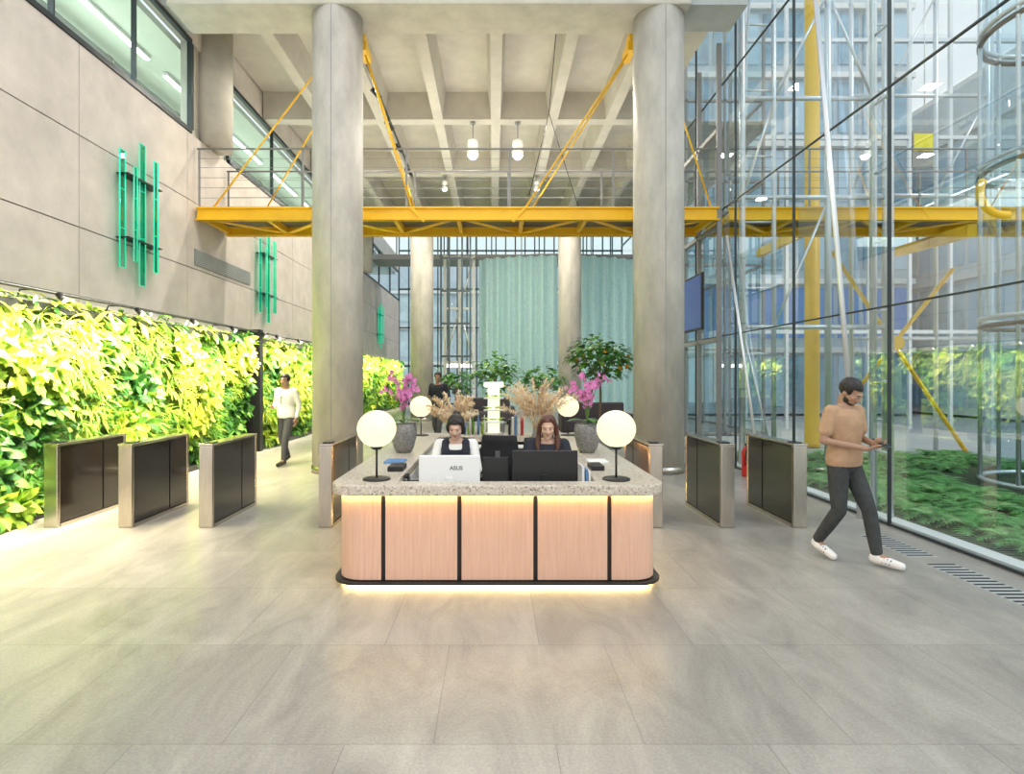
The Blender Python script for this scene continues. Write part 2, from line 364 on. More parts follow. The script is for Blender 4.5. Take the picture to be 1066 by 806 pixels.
mb=MB(); mb.box(4.75,45,-5,70,-.15,-.11); mb.box(4.75,45,-5,17,-.11,-.03); struct('ground',mb,M('exterior_paving',(.55,.54,.51),.6,0,.1,3),label='pale paving outside the glass wall')
mb=MB(); mb.box(-60,4.75,36,70,-.15,-.03); struct('terrain',mb,M('street_paving',(.5,.5,.5),.7),label='street beyond the far glazed wall')
mb=MB(); mb.box(4.56,4.75,1,17,-.05,.05); struct('trim_3',mb,'curb',label='white stone curb along the glass wall')
mb=MB(); mb.box(4.75,10.5,3,12.6,-.05,.02); struct('garden_bed',mb,'soil',label='dark soil bed under the ferns')

t=thing('glazed_screen','tall silver framed glass facade outside, straight behind the steel lattice','facade',(12,19,0))
for i in range(10):
    x=8.3+i*1.35; m=MB(); m.box(x-.05,x+.05,18.95,19.05,0,15); part('mullion',m,'tube',t)
for z in (3.2,6.4,9.6,12.8):
    m=MB(); m.box(8.3,20.45,18.94,19.06,z-.06,z+.06); part('transom',m,'tube',t)
# dark steel framing left of the curtains
t=thing('steel_frame','dark slim steel frame standing between the far left column and the teal curtain','frame',(-1.6,24.6,0))
for x in (-2.25,-1.9,-1.35,-1.0):
    m=MB(); m.box(x-.035,x+.035,24.55,24.65,0,7.9); part('upright',m,'gframe',t)
for z in (1.2,2.6,4.0,5.4,6.8,7.8):
    m=MB(); m.box(-2.25,-1.0,24.56,24.64,z-.04,z+.04); part('crossbar',m,'gframe',t)

# ================================================================ LIVING WALL
def sp_ok(): return random.random()>.96
def foliage(y0,y1,dens,z0=.12,z1=2.5,big=1.0):
    m=MB(); n=int((y1-y0)*(z1-z0)*dens)
    for _ in range(n):
        y=random.uniform(y0,y1); z=random.uniform(z0,z1); t=(z-z0)/(z1-z0)
        patch=math.sin(y*2.3+z*1.7)+math.sin(y*1.1-z*2.9)
        b=Vector((-5.62+random.uniform(0,.1)+.06*patch,y,z))
        hue=patch*.8+random.uniform(-1.2,1.2)+(t-.5)*1.9-.05  # height term paints the top highlights into the leaf colour
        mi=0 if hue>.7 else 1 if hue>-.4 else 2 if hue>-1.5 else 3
        kind=math.sin(y*3.1+1.3*math.sin(z*3.3))+.7*random.uniform(-1,1); kl=random.randint(8,13)
        if kind>.6: L,W,dr=.24,.12,.5
        elif kind>-.5: L,W,dr=.12,.05,.4
        else: L,W,dr=.25,.026,.8
        L*=big; W*=big
        for k in range(kl):
            a=random.uniform(-PI,PI); e=random.uniform(.2,1.2)
            d=Vector((e,math.sin(a)*.9,math.cos(a)*.9+.35))
            s_=random.uniform(.6,1.35)
            m.leaf(b,d,(1,0,.6),L*s_,W*s_,dr,mi if random.random()<.8 else min(3,mi+1))
        if t>.45 and sp_ok(): 
            d=Vector((1,random.uniform(-.3,.3),.9)).normalized(); e=b+d*.2
            m.leaf(e,(.4,random.uniform(-.4,.4),1),(1,0,0),.12,.08,.1,4)
    return m
def top_plants(y0,y1,dens):
    m=MB()
    for _ in range(int((y1-y0)*dens)):
        y=random.uniform(y0,y1); b=Vector((-5.58+random.uniform(-.15,.14),y,2.58)); mi=random.choice((1,2,2,3,3,0)); q=random.uniform(.6,1.4)
        for k in range(10):
            a=random.uniform(-PI,PI); d=Vector((math.cos(a)*.9+.3,math.sin(a),random.uniform(-.4,1.5)))
            m.leaf(b,d,(0,0,1),random.uniform(.14,.36)*q,random.uniform(.04,.09)*q,.8,mi)
    return m
LM=['l1','l2','l3','l4','petal']
for (y0,y1,de,big,lab) in ((4.6,13.02,78,1.0,'nearest long living wall of bright lime green foliage on the left'),
                       (13.55,20.5,50,1.1,'second living wall section beyond the dark gap, behind the walking man in white'),
                       (20.8,34.5,18,1.6,'farthest living wall section seen between the left columns')):
    t=thing('living_wall',lab,'green wall',(-5.75,(y0+y1)/2,0),'living wall sections')
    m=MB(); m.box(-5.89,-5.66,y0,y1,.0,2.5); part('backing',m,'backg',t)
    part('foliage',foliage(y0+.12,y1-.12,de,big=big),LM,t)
    m=MB(); m.box(-5.89,-5.42,y0,y1,2.5,2.6); part('top_ledge',m,'black',t)
    part('top_foliage',top_plants(y0+.1,y1-.1,10),LM,t)
    m=MB(); m.box(-5.66,-5.45,y0,y1,0,.1); part('trough',m,'black',t)
m=MB(); m.box(-5.89,-5.35,13.2,13.38,0,2.8); tag(part('dark_pier',m,'black',None,.01),'black upright pier in the gap between living walls','pier')
def rail(y0,y1,lab):
    t=thing('grow_light_rail',lab,'light rail',(-5.3,y0,2.6),'grow light rails above the living walls')
    m=MB(); m.tube([(-5.34,y0,2.73),(-5.34,y1,2.73)],.022); part('rail',m,'black',t)
    y=y0+.2
    while y<y1:
        m=MB(); m.tube([(-5.6,y,2.6),(-5.55,y,2.73),(-5.34,y,2.73)],.01,6); part('bracket',m,'black',t)
        m=MB(); m.cyl((-5.33,y+.3,2.72),(-5.24,y+.3,2.64),.035,.045,n=14); h=part('lamp_head',m,'black',t)
        q=MB(); q.cyl((-5.24,y+.3,2.64),(-5.238,y+.3,2.638),.038,n=14); part('lens',q,'lum',h)
        y+=1.55
rail(5,13,'black rail of grow lights over the nearest living wall'); rail(13.6,20.4,'black rail of grow lights over the second living wall')

def green_fixture():
    t=thing('wall_light','cluster of staggered vertical green glass bars on the concrete wall, nearest of the three','wall light',(-5.9,9.45,3.3),'green bar wall lights')
    for (y,w,z0,z1,xo) in ((8.98,.13,3.42,5.25,.10),(9.18,.08,3.55,5.05,.18),(9.46,.15,3.2,5.52,.12),(9.66,.09,3.45,5.3,.22),(9.86,.12,3.5,5.38,.11)):
        m=MB(); m.box(-5.9+xo+.012,-5.9+xo+.018,y-w/2,y+w/2,z0,z1); b=part('bar',m,'greend',t)
        q=MB()
        for s in (-1,1):
            q.cyl((-5.9+xo+.015,y+s*w/2,z0),(-5.9+xo+.015,y+s*w/2,z1),.011,n=8)
        for z in (z0,z1,(z0*2+z1)/3,(z0+2*z1)/3): q.cyl((-5.9+xo+.015,y-w/2,z),(-5.9+xo+.015,y+w/2,z),.007,n=8)
        part('edge_tube',q,'green',b)
    for z in (3.9,4.9):
        m=MB(); m.box(-5.9,-5.7,9.0,9.92,z-.008,z+.008); part('bracket',m,'black',t)
    return t
gf=green_fixture()
dup(gf,(-5.9,14.75,3.2),None,'staggered vertical green glass bars on the wall above the man in white')
dup(gf,(-5.9,29.5,3.3),None,'tiny distant green glass bars on the wall seen between the left columns')
t=thing('vent_grille','long grey slatted air vent set in the left concrete wall','vent',(-5.9,12.6,3.9))
m=MB(); m.box(-5.9,-5.88,11.35,13.9,3.92,4.24); part('backing',m,'mgrey',t)
for k in range(8):
    m=MB(); z=3.93+k*.04; m.box(-5.89,-5.865,11.35,13.9,z,z+.022); part('slat',m,'pylon',t)

# ================================================================ FOOTBRIDGE
YA,YB=11.4,12.65
def bridge(x0,x1,lab,name='footbridge'):
    t=thing(name,lab,'footbridge',((x0+x1)/2,YA,4.8),'yellow steel footbridges')
    for y in (YA,YB):
        m=MB(); m.box(x0,x1,y-.02,y+.02,4.8,5.05); m.box(x0,x1,y-.07,y+.07,4.8,4.83); m.box(x0,x1,y-.07,y+.07,5.03,5.06); part('edge_beam',m,'yellow',t)
    m=MB(); m.box(x0,x1,YA+.07,YB-.07,4.98,5.02); part('deck',m,'ltext',t)
    n=max(2,int((x1-x0)/1.27))
    for i in range(n+1):
        x=x0+.06+(x1-x0-.12)*i/n
        m=MB(); m.box(x-.04,x+.04,YA+.02,YB-.02,4.84,4.97); part('cross_beam',m,'yellow',t)
    for i in range(n):
        xa=x0+.06+(x1-x0-.12)*i/n; xb=x0+.06+(x1-x0-.12)*(i+1)/n
        if i%2: xa,xb=xb,xa
        m=MB(); m.bar((xa,YA,4.85),(xb,YB,4.85),.10,.02); part('diagonal_brace',m,'yellow',t)
    for y in (YA,YB):
        for i in range(6):
            x=x0+.04+(x1-x0-.08)*i/5
            m=MB(); m.box(x-.02,x+.02,y-.01,y+.01,5.05,6.2); part('railing_post',m,'mgrey',t)
        m=MB(); m.tube([(x0,y,6.22),(x1,y,6.22)],.02); part('handrail',m,'mgrey',t)
        m=MB()
        for z in (5.25,5.45,5.65,5.85,6.03): m.cyl((x0,y,z),(x1,y,z),.004,n=6)
        part('railing_wire',m,'mgrey',t)
    return t
br=bridge(-5.86,4.45,'yellow steel footbridge with thin railing crossing the lobby behind the front columns')
def rod(p,q,r=.018,parent=br):
    m=MB(); m.cyl(p,q,r,n=8); part('hanger_rod',m,'yellow',parent)
TL=(-2.5,11.15,8.0); TR=(2.62,11.15,8.0)
for T_,s in ((TL,1),(TR,-1)):
    for yy in (YA,YB):
        rod((T_[0],T_[1]+(yy-YA)*.2,T_[2]),(s*-1.62 if s>0 else .62,yy,5.05)); 
    m=MB(); m.box(T_[0]-.07,T_[0]+.07,10.96,11.45,7.93,8.1); m.box(T_[0]-.03,T_[0]+.03,11.0,11.3,8.05,8.3); part('hanger_bracket',m,'yellow',br)
rod((-3.3,11.1,7.75),(-5.55,YA,5.05)); rod((-3.4,11.6,7.1),(-5.2,YB,5.05)); rod((3.3,11.1,7.75),(4.3,YA,5.05))
for x in (-1.62,.62):
    m=MB(); m.bar((x,YA-.03,5.05),(x+.25*(-1 if x>0 else 1),YA-.03,4.78),.06,.06); part('clamp',m,'yellow',br)
for a,b in (((1.15,12.0,7.2),(.7,YA,5.3)),((1.15,12.0,7.2),(1.9,YB,5.3)),((1.15,12,7.2),(1.3,12,8.9))):
    m=MB(); m.cyl(a,b,.009,n=6); part('stay_wire',m,'black',br)
br2=bridge(4.65,12.5,'yellow footbridge continuing outside beyond the glass wall')

def pendant(loc,s,top,lab):
    x,y,z=loc; t=thing('ceiling_lamp',lab,'lamp',(x,y,z),'round lamps hung under the concrete ceiling')
    m=MB(); m.cyl((x,y,z+.3*s),(x,y,top),.012,n=8); m.cyl((x,y,top-.05),(x,y,top),.07,n=12); part('rod',m,'mgrey',t)
    m=MB(); m.lathe([(.05*s,.40*s),(.13*s,.37*s),(.14*s,.22*s),(.05*s,.2*s),(.05*s,.12*s),(.14*s,.1*s),(.15*s,-.02*s)],loc,24); part('housing',m,'offw',t)
    m=MB(); m.sph((x,y,z-.02*s),(.12*s,.12*s,.1*s)); part('diffuser',m,'lum',t)
pendant((-.54,14.9,7.45),1.0,8.3,'left of the two white lamps above the footbridge'); pendant((.62,14.9,7.45),1.0,8.3,'right of the two white lamps above the footbridge')
pendant((-1.6,18.8,7.85),.65,8.3,'smaller lamp farther back under the ceiling, left'); pendant((1.4,18.8,7.85),.65,8.3,'smaller lamp farther back under the ceiling, right')
t=thing('track_light','black track with spotlights under the ceiling right of the left column','track light',(-2.6,14,7.9))
m=MB(); m.box(-2.62,-2.58,11.6,18.5,8.1,8.14); part('track',m,'black',t)
for y in (12.6,14.2,15.6,17.4):
    m=MB(); m.cyl((-2.6,y,8.1),(-2.6,y,7.95),.012,n=8); m.cyl((-2.66,y-.06,7.98),(-2.5,y+.1,7.85),.05,.055,n=14); part('spotlight',m,'black',t)

# ================================================================ STEEL LATTICE
t=thing('steel_lattice','silver tubular steel lattice standing just outside the glass wall','lattice',(4.8,10.9,0))
Y0=10.95
for x in (4.72,5.32,6.35,7.2,7.45):
    m=MB(); m.cyl((x,Y0,0),(x,Y0,12),.06 if x!=5.32 else .045,n=12); part('upright_tube',m,'tube',t)
for z in (2.66,5.12,7.0,9.0):
    m=MB(); m.cyl((4.72,Y0,z),(7.45,Y0,z),.045,n=10); part('cross_tube',m,'tube',t)
for k in range(9):
    z=.9+k*1.25
    m=MB(); m.cyl((4.72,Y0,z),(5.32,Y0,z),.02,n=8); part('rung',m,'tube',t)
    m=MB(); m.cyl((7.2,Y0,z),(7.45,Y0,z),.02,n=8); part('rung',m,'tube',t)
for (a,b) in (((4.72,Y0,2.66),(5.32,Y0,0.05)),((4.72,Y0,5.05),(5.32,Y0,7.0)),((5.32,Y0,7),(6.35,Y0,9)),((4.72,Y0,7.0),(5.1,Y0,12)),((6.35,Y0,5.05),(5.32,Y0,2.66)),((7.2,Y0,7),(6.35,Y0,9))):
    m=MB(); m.cyl(a,b,.026,n=8); part('diagonal_tube',m,'tube',t)
t=thing('steel_mast','pair of tall silver tubes with rungs outside the glass wall beside the walking man','mast',(4.68,6.95,0))
for y in (6.8,7.1):
    m=MB(); m.cyl((4.68,y,0.05),(4.68,y,12),.036,n=12); part('upright_tube',m,'tube',t)
for k in range(13):
    z=.8+k*.85; m=MB(); m.cyl((4.68,6.8,z),(4.68,7.1,z),.018,n=8); part('rung',m,'tube',t)
m=MB(); m.cyl((4.42,8.05,7.9),(4.42,6.95,0),.032,n=12); tag(part('leaning_tube',m,'tube'),'long silver tube leaning down the glass wall behind the walking man','tube')
m=MB(); m.cyl((4.45,11.0,4.4),(4.45,9.6,0),.024,n=12); tag(part('leaning_tube',m,'tube'),'short thin silver tube leaning beside the right hand turnstiles','tube')
t=thing('steel_lattice','farther silver tube lattice beside the round glass lift','lattice',(8.9,13.2,0))
for x in (8.25,9.0,10.2,11.4):
    m=MB(); m.cyl((x,13.3,0),(x,13.3,13),.05,n=10); part('upright_tube',m,'tube',t)
for z in (2.6,5.9,8.2,10.5):
    m=MB(); m.cyl((8.25,13.3,z),(11.4,13.3,z),.042,n=10); part('cross_tube',m,'tube',t)
for (a,b) in (((8.25,13.3,5.9),(9.0,13.3,8.2)),((9,13.3,8.2),(10.2,13.3,10.5)),((10.2,13.3,5.9),(11.4,13.3,8.2))):
    m=MB(); m.cyl(a,b,.024,n=8); part('diagonal_tube',m,'tube',t)
m=MB(); m.lathe([(.2,0),(.17,.1),(.17,13)],(7.84,14.2,0),20); tag(part('yellow_post',m,'yellow'),'tall round yellow post outside the glass wall','post')
t=thing('cross_brace','yellow X shaped brace outside the glass above the ferns','brace',(8.1,12.0,0))
A=P(866,262,12.9);B=P(1012,480,12.9);C=P(992,280,12.9);D=P(872,432,12.9)
for a,b in ((A,B),(C,D)):
    m=MB(); m.cyl(a,b,.045,n=10); part('brace_rod',m,'yellow',t)
m=MB(); c=P(933,357,12.85); m.cyl(c+Vector((0,-.04,0)),c+Vector((0,.05,0)),.17,n=8,sm=False)
part('node_plate',m,'yellow',t)
def rawbeam(a,b,w,h,lab,name='yellow_beam'):
    m=MB(); m.bar(a,b,w,h); tag(part(name,m,'yellow'),lab,'beam')
rawbeam(P(935,262,14),P(1012,240,10.5),.14,.22,'short slanting yellow beam under the outside footbridge, right one')
rawbeam(P(790,264,16.5),P(838,240,13),.14,.22,'short slanting yellow beam under the outside footbridge, left one')

LX,LY,LR=8.75,8.6,1.15
t=thing('glass_lift','round glass lift shaft with chrome rings at the far right','lift',(LX,LY,0))
m=MB(); n=40; m.add([(LX+LR*math.cos(2*PI*i/n),LY+LR*math.sin(2*PI*i/n),z) for z in (0,12) for i in range(n)],[(i,(i+1)%n,n+(i+1)%n,n+i) for i in range(n)],0,True); part('shaft',m,'liftglass',t)
for z in (.1,2.5,2.62,4.9,5.02,7.0,7.12,9.2):
    m=MB(); m.tube([(LX+LR*math.cos(2*PI*i/n),LY+LR*math.sin(2*PI*i/n),z) for i in range(n)],.04,8,closed=True); part('ring',m,'frame' if z in(2.5,4.9,7.0) else 'tube',t)
for i in range(8):
    a=2*PI*i/8+.2; m=MB(); m.cyl((LX+LR*math.cos(a),LY+LR*math.sin(a),0),(LX+LR*math.cos(a),LY+LR*math.sin(a),12),.03,n=8); part('upright',m,'tube',t)
m=MB(); pts=[P(1046+26*math.cos(a),200+24*math.sin(a),7.6) for a in [PI*.45+k*.14 for k in range(17)]]
m.tube(pts,.05,10); part('curved_bracket',m,'yellow',t)

def building(x0,x1,y0,y1,h,fl,lab,face='front',wm='bldg',cols=8,blueband=None,w1='wband',w2='bwin'):
    t=thing('office_building',lab,'building',((x0+x1)/2,(y0+y1)/2,0))
    m=MB(); m.box(x0,x1,y0,y1,0,h); part('walls',m,wm,t)
    n=int(h/fl)
    for k in range(n):
        z=k*fl
        if face=='front':
            m=MB(); m.box(x0-.1,x1+.1,y0-.25,y0,z+fl-.35,z+fl-.1); part('floor_band',m,'offw',t)
        else:
            m=MB(); m.box(x0-.25,x0,y0-.1,y1+.1,z+fl-.35,z+fl-.1); part('floor_band',m,'offw',t)
        for i in range(cols):
            m=MB()
            if face=='front':
                w=(x1-x0)/cols; m.box(x0+i*w+.12,x0+(i+1)*w-.12,y0-.06,y0-.01,z+.35,z+fl-.5)
            else:
                w=(y1-y0)/cols; m.box(x0-.06,x0-.01,y0+i*w+.12,y0+(i+1)*w-.12,z+.35,z+fl-.5)
            part('window',m,('bluep' if k==blueband else (w1 if (i*2+k)%3==0 else w2)),t)
    return t
building(9.0,19.5,27,36,24,3.2,'blue grey glazed office block straight beyond the lattice',cols=9,blueband=1)
building(21,28,14,40,15,3.2,'pale office block at the far right beyond the round lift',face='side',wm='whiteb',cols=9,w1='pwin',w2='wband')
building(-14,12,52,60,12,3.2,'pale block beyond the far glazed wall',cols=10,wm='bldg',w1='pwin',w2='pwin')
c=P(963,155,16); t=thing('hanging_sign','small yellow square panel behind the glass, upper right','sign',c)
m=MB(); m.box(c.x-.34,c.x+.34,c.y,c.y+.05,c.z-.5,c.z+.5); part('backing',m,'mgrey',t)
m=MB(); m.box(c.x-.32,c.x+.32,c.y-.02,c.y,c.z-.05,c.z+.42); part('yellow_face',m,'ysign',t)
m=MB(); m.cyl((c.x,c.y+.02,c.z+.5),(c.x,c.y+.02,13),.015,n=6); part('hanger',m,'tube',t)

# ================================================================ FERNS
def fern_mesh():
    m=MB()
    for k in range(22):
        a=2*PI*k/22+random.uniform(-.2,.2); L=random.uniform(.26,.48); d=Vector((math.cos(a),math.sin(a),random.uniform(.6,1.6))).normalized()
        p=Vector((0,0,0)); st=10; mi=random.choice((0,0,1))
        for i in range(st):
            d=(d-Vector((0,0,.15))).normalized(); q=p+d*L/st; sd=d.cross(Vector((0,0,1))).normalized(); w=.085*math.sin(PI*(i+1)/(st+1))+.02
            m.add([p,q,q+sd*w+d*.03],[(0,1,2)],mi,False); m.add([p,q,q-sd*w+d*.03],[(0,2,1)],mi,False); p=q
    return m
f0=None
for i in range(19):
    for j in range(9):
        x=5.2+j*.58+random.uniform(-.1,.1); y=4.0+i*.46+random.uniform(-.08,.08)
        if CX+F*x/y>1110 : continue
        if math.hypot(x-LX,y-LY)<LR+.65: continue
        if f0 is None:
            f0=part('fern',fern_mesh(),['fern','fern3']); tag(f0,'low green fern growing in the garden bed outside the glass','fern','ferns in the garden bed'); o=f0
        else: o=f0.copy(); col.objects.link(o)
        o.location=(x,y,.02); o.rotation_euler=(0,0,random.uniform(0,6)); s=random.uniform(.8,1.15); o.scale=(s,s,s)

# ================================================================ TURNSTILES
def turnstile():
    t=thing('turnstile','','turnstile',(0,0,0),'brushed steel turnstiles'); L=1.22; W=.16; H=.95
    m=MB(); m.box(-W/2+.02,W/2-.02,.04,L-.04,.03,H-.05); part('core',m,'black',t)
    for y0,y1 in ((0,.05),(L-.05,L)):
        m=MB(); m.box(-W/2,W/2,y0,y1,0,H-.02); part('end_post',m,'steel',t,.012)
    m=MB(); m.box(-W/2-.004,W/2+.004,-.004,L+.004,H-.025,H); part('top_cap',m,'steel',t,.006)
    m=MB(); m.box(-W/2,W/2,.05,L-.05,0,.04); part('plinth',m,'steel',t)
    for s in (-1,1):
        x=s*(W/2-.012)
        m=MB(); m.box(min(x,x+s*.006),max(x,x+s*.006),.055,L*.62,.05,H-.04); part('side_panel',m,'panel',t,.002)
        m=MB(); m.box(min(x,x+s*.006),max(x,x+s*.006),L*.64,L-.055,.05,H-.04); part('side_panel',m,'panel',t,.002)
    m=MB(); m.box(-.05,.05,.06,.2,H,H+.012); part('card_reader',m,'screen',t,.004)
    return t
labs=[(-5.0,'leftmost turnstile, standing against the living wall'),(-4.16,'second turnstile from the left'),(-3.25,'third turnstile from the left, free standing'),(-1.9,'turnstile beside the left end of the reception desk'),
 (1.83,'turnstile beside the right end of the reception desk'),(2.64,'second turnstile to the right of the reception desk'),(3.46,'rightmost turnstile, behind the walking man in the tan t-shirt')]
t0=turnstile(); t0.location=(labs[0][0],6.5,0); t0['label']=labs[0][1]
for x,l in labs[1:]: dup(t0,(x,6.5,0),None,l)

for i,(y0,y1) in enumerate(((4.1,5.25),(5.45,6.2))):
    t=thing('floor_grille','slotted black floor vent by the glass, '+('nearer the camera' if i==0 else 'farther one by the walking man'),'floor vent',(4.05,y0,0),'slotted floor vents')
    m=MB(); m.box(3.92,4.2,y0,y1,0,.003); part('frame',m,'pylon',t)
    m=MB(); y=y0+.03
    while y<y1-.03: m.box(3.935,4.185,y,y+.03,.003,.005); y+=.072
    part('slot',m,'dark',t)

# ================================================================ RECEPTION DESK
def rrect(x0,x1,y0,y1,r,n=8):
    pts=[]
    for (cx,cy,a0) in ((x1-r,y0+r,-PI/2),(x1-r,y1-r,0),(x0+r,y1-r,PI/2),(x0+r,y0+r,PI)):
        for i in range(n+1):
            a=a0+PI/2*i/n; pts.append((cx+r*math.cos(a),cy+r*math.sin(a)))
    return pts
DX0,DX1,DY0,DY1=-1.275,1.335,4.66,8.85
desk=thing('reception_desk','large reception desk with pale reeded wood panels and terrazzo counter in the centre','reception desk',(.025,6.75,0))
def ring(m,o,i_,z0,z1,mi=0):
    n=len(o); vs=[(x,y,z0) for x,y in o]+[(x,y,z1) for x,y in o]+[(x,y,z0) for x,y in i_]+[(x,y,z1) for x,y in i_]
    fs=[]
    for k in range(n):
        j=(k+1)%n; fs+=[(k,j,n+j,n+k),(2*n+j,2*n+k,3*n+k,3*n+j),(n+k,n+j,3*n+j,3*n+k),(j,k,2*n+k,2*n+j)]
    m.add(vs,fs,mi,False)
m=MB(); ring(m,rrect(DX0-.06,DX1+.06,4.58,8.92,.22),rrect(-.80,.85,4.775,8.45,.03),.755,.84); part('countertop',m,'terr',desk,.012)
m=MB(); ring(m,rrect(DX0+.02,DX1-.02,DY0+.02,DY1-.02,.2),rrect(DX0+.06,DX1-.06,DY0+.06,DY1-.06,.17),.05,.755); part('carcass',m,'black',desk)
m=MB(); ring(m,rrect(DX0-.05,DX1+.05,4.61,8.9,.24),rrect(DX0+.1,DX1-.1,4.8,8.7,.1),.03,.052); part('plinth',m,'black',desk,.004)
m=MB(); ring(m,rrect(DX0+.0,DX1-.0,4.68,8.82,.2),rrect(DX0+.03,DX1-.03,4.71,8.79,.18),.002,.03); part('floor_led_strip',m,'led',desk)
m=MB(); ring(m,rrect(DX0-.035,DX1+.035,DY0-.035,DY1+.035,.21),rrect(DX0-.008,DX1+.008,DY0-.008,DY1+.008,.205),.747,.754); part('counter_led_strip',m,'led',desk)
out=rrect(DX0,DX1,DY0,DY1,.2,10)
def dense(pts):
    res=[]; n=len(pts)
    for k in range(n):
        a=Vector(pts[k]); b=Vector(pts[(k+1)%n]); L=(b-a).length; s=max(1,int(L/.018))
        for i in range(s): res.append(a+(b-a)*i/s)
    return res
D=dense(out); 
cutsx=[-.885,-.28,.334,.94]; n=len(D)
def nearest(pt): return min(range(n),key=lambda k:(D[k]-Vector(pt)).length)
cps=[nearest((x,DY0)) for x in cutsx]
ysd=[5.55,6.6,7.65]
cps+=[nearest((DX1,y)) for y in ysd]+[nearest((DX0,y)) for y in ysd]+[nearest((x,DY1)) for x in (-.6,.025,.65)]
cps=sorted(set(cps))
for a,b in zip(cps,cps[1:]+[cps[0]+n]):
    idx=[k%n for k in range(a+1,b)]
    if len(idx)<2: continue
    m=MB(); vs=[]; c=len(idx)
    for q,k in enumerate(idx):
        p=D[k]; tg=(D[(k+1)%n]-D[k-1]).normalized(); nr=Vector((tg.y,-tg.x)); rdd=.002 if q%2 else 0
        po=p+nr*rdd; pi_=p-nr*.018
        vs+=[(po.x,po.y,.062),(po.x,po.y,.738),(pi_.x,pi_.y,.738),(pi_.x,pi_.y,.062)]
    fs=[]
    for q in range(c-1):
        e=q*4; g_=e+4; fs+=[(e,g_,g_+1,e+1),(e+1,g_+1,g_+2,e+2),(e+2,g_+2,g_+3,e+3),(e+3,g_+3,g_,e)]
    fs+=[(0,1,2,3),tuple((c-1)*4+q for q in (3,2,1,0))]
    m.add(vs,fs); part('wood_panel',m,'wood',desk)
m=MB(); m.box(-.8,.85,4.775,5.42,.69,.715); part('work_surface',m,'offw',desk)
m=MB(); m.box(-.8,.85,8.2,8.45,.69,.715); part('rear_shelf',m,'offw',desk)
for x0,x1 in ((-.83,-.8),(.85,.88)):
    m=MB(); m.box(x0,x1,4.8,8.4,.05,.755); part('inner_side',m,'offw',desk)

def lamp():
    t=thing('table_lamp','','lamp',(0,0,0),'opal globe lamps on the reception counter')
    m=MB(); m.lathe([(.115,0),(.115,.012),(.10,.018),(.012,.02)],(0,0,0),32); part('base',m,'black',t)
    m=MB(); m.tube([(0,0,.015),(0,0,.27)],.009,10); m.lathe([(.035,.255),(.05,.27),(.05,.285)],(0,0,0),20); part('stem',m,'black',t)
    m=MB(); m.sph((0,0,.428),(.163,.163,.155),32,20); part('globe',m,'globe',t)
    return t
CT=.84
l0=lamp(); l0.location=(-.985,4.85,CT); l0['label']='glowing globe lamp on the front left corner of the counter'
dup(l0,(1.03,4.85,CT),None,'glowing globe lamp on the front right corner of the counter')
dup(l0,(-1.08,8.55,CT),None,'glowing globe lamp at the rear left of the counter behind the pink orchid')
dup(l0,(1.10,8.55,CT),None,'glowing globe lamp at the rear right of the counter behind the pink orchid')

def monitor(x,y,w,h,z,mat,lab,tilt=0):
    t=thing('computer_monitor',lab,'monitor',(x,y,.715))
    m=MB(); m.box(x-w/2,x+w/2,y-.015,y+.015,z,z+h); part('back_cover',m,mat,t,.01)
    m=MB(); m.box(x-w/2+.01,x+w/2-.01,y+.014,y+.02,z+.015,z+h-.01); part('screen',m,'screen',t)
    m=MB(); m.box(x-.03,x+.03,y-.03,y-.012,.73,z+h*.35); m.box(x-.11,x+.11,y-.07,y+.09,.715,.725); part('stand',m,mat,t,.004)
    return t
mA=monitor(-.385,5.0,.53,.29,.735,'white','white backed monitor in front of the seated woman on the left')
mB_=monitor(.445,5.02,.57,.32,.745,'black','black backed monitor in front of the seated woman on the right')
cu=bpy.data.curves.new('lettering_curve','FONT'); cu.body='ASUS'; cu.size=.05; cu.align_x='CENTER'; cu.align_y='CENTER'; cu.extrude=.001; cu.offset=.0006
to=bpy.data.objects.new('lettering_source',cu); col.objects.link(to); bpy.context.view_layer.update()
me=bpy.data.meshes.new_from_object(to); bpy.data.objects.remove(to); me.materials.clear(); me.materials.append(MAT['ltext'])
o=bpy.data.objects.new('logo_lettering',me); col.objects.link(o); o.parent=mA; o.location=(.06,-.0172,.2); o.rotation_euler=(PI/2,0,0)
def boxthing(name,lab,cat,x0,x1,y0,y1,z0,z1,mat,bev=.006,group=None):
    m=MB(); m.box(x0,x1,y0,y1,z0,z1); o=part(name,m,mat,None,bev); tag(o,lab,cat,group); return o
t=thing('desk_phone','black desk phone at the left end of the work surface','phone',(-.68,5.15,.715))
m=MB(); m.add([(-.79,5.05,.715),(-.6,5.05,.715),(-.6,5.25,.715),(-.79,5.25,.715),(-.79,5.05,.80),(-.6,5.05,.80),(-.6,5.25,.735),(-.79,5.25,.735)],[(0,3,2,1),(4,5,6,7),(0,1,5,4),(1,2,6,5),(2,3,7,6),(3,0,4,7)]); part('body',m,'black',t,.006)
m=MB(); m.tube([(-.77,5.06,.83),(-.77,5.14,.835),(-.77,5.22,.78)],.018,10); part('handset',m,'black',t)
m=MB(); m.box(-.71,-.63,5.06,5.11,.8,.803); part('display',m,'mgrey',t)
t=thing('open_laptop','black laptop standing open between the two monitors','laptop',(.02,5.05,.715))
m=MB(); m.box(-.1,.13,5.06,5.075,.73,1.0); part('lid',m,'black',t,.006); m=MB(); m.box(-.1,.13,5.075,5.25,.715,.73); part('keyboard_base',m,'black',t,.004)
for i,(x,c) in enumerate(((.77,'white'),(.80,'blue'),(.825,'paper'))):
    boxthing('document_folder',['white folder standing at the right end of the work surface','blue folder standing beside the white folder','cream folder standing at the far right of the work surface'][i],'folder',x-.01,x+.01,4.95,5.2,.715,.93-.02*i,c,.002,'folders at the right end of the desk')
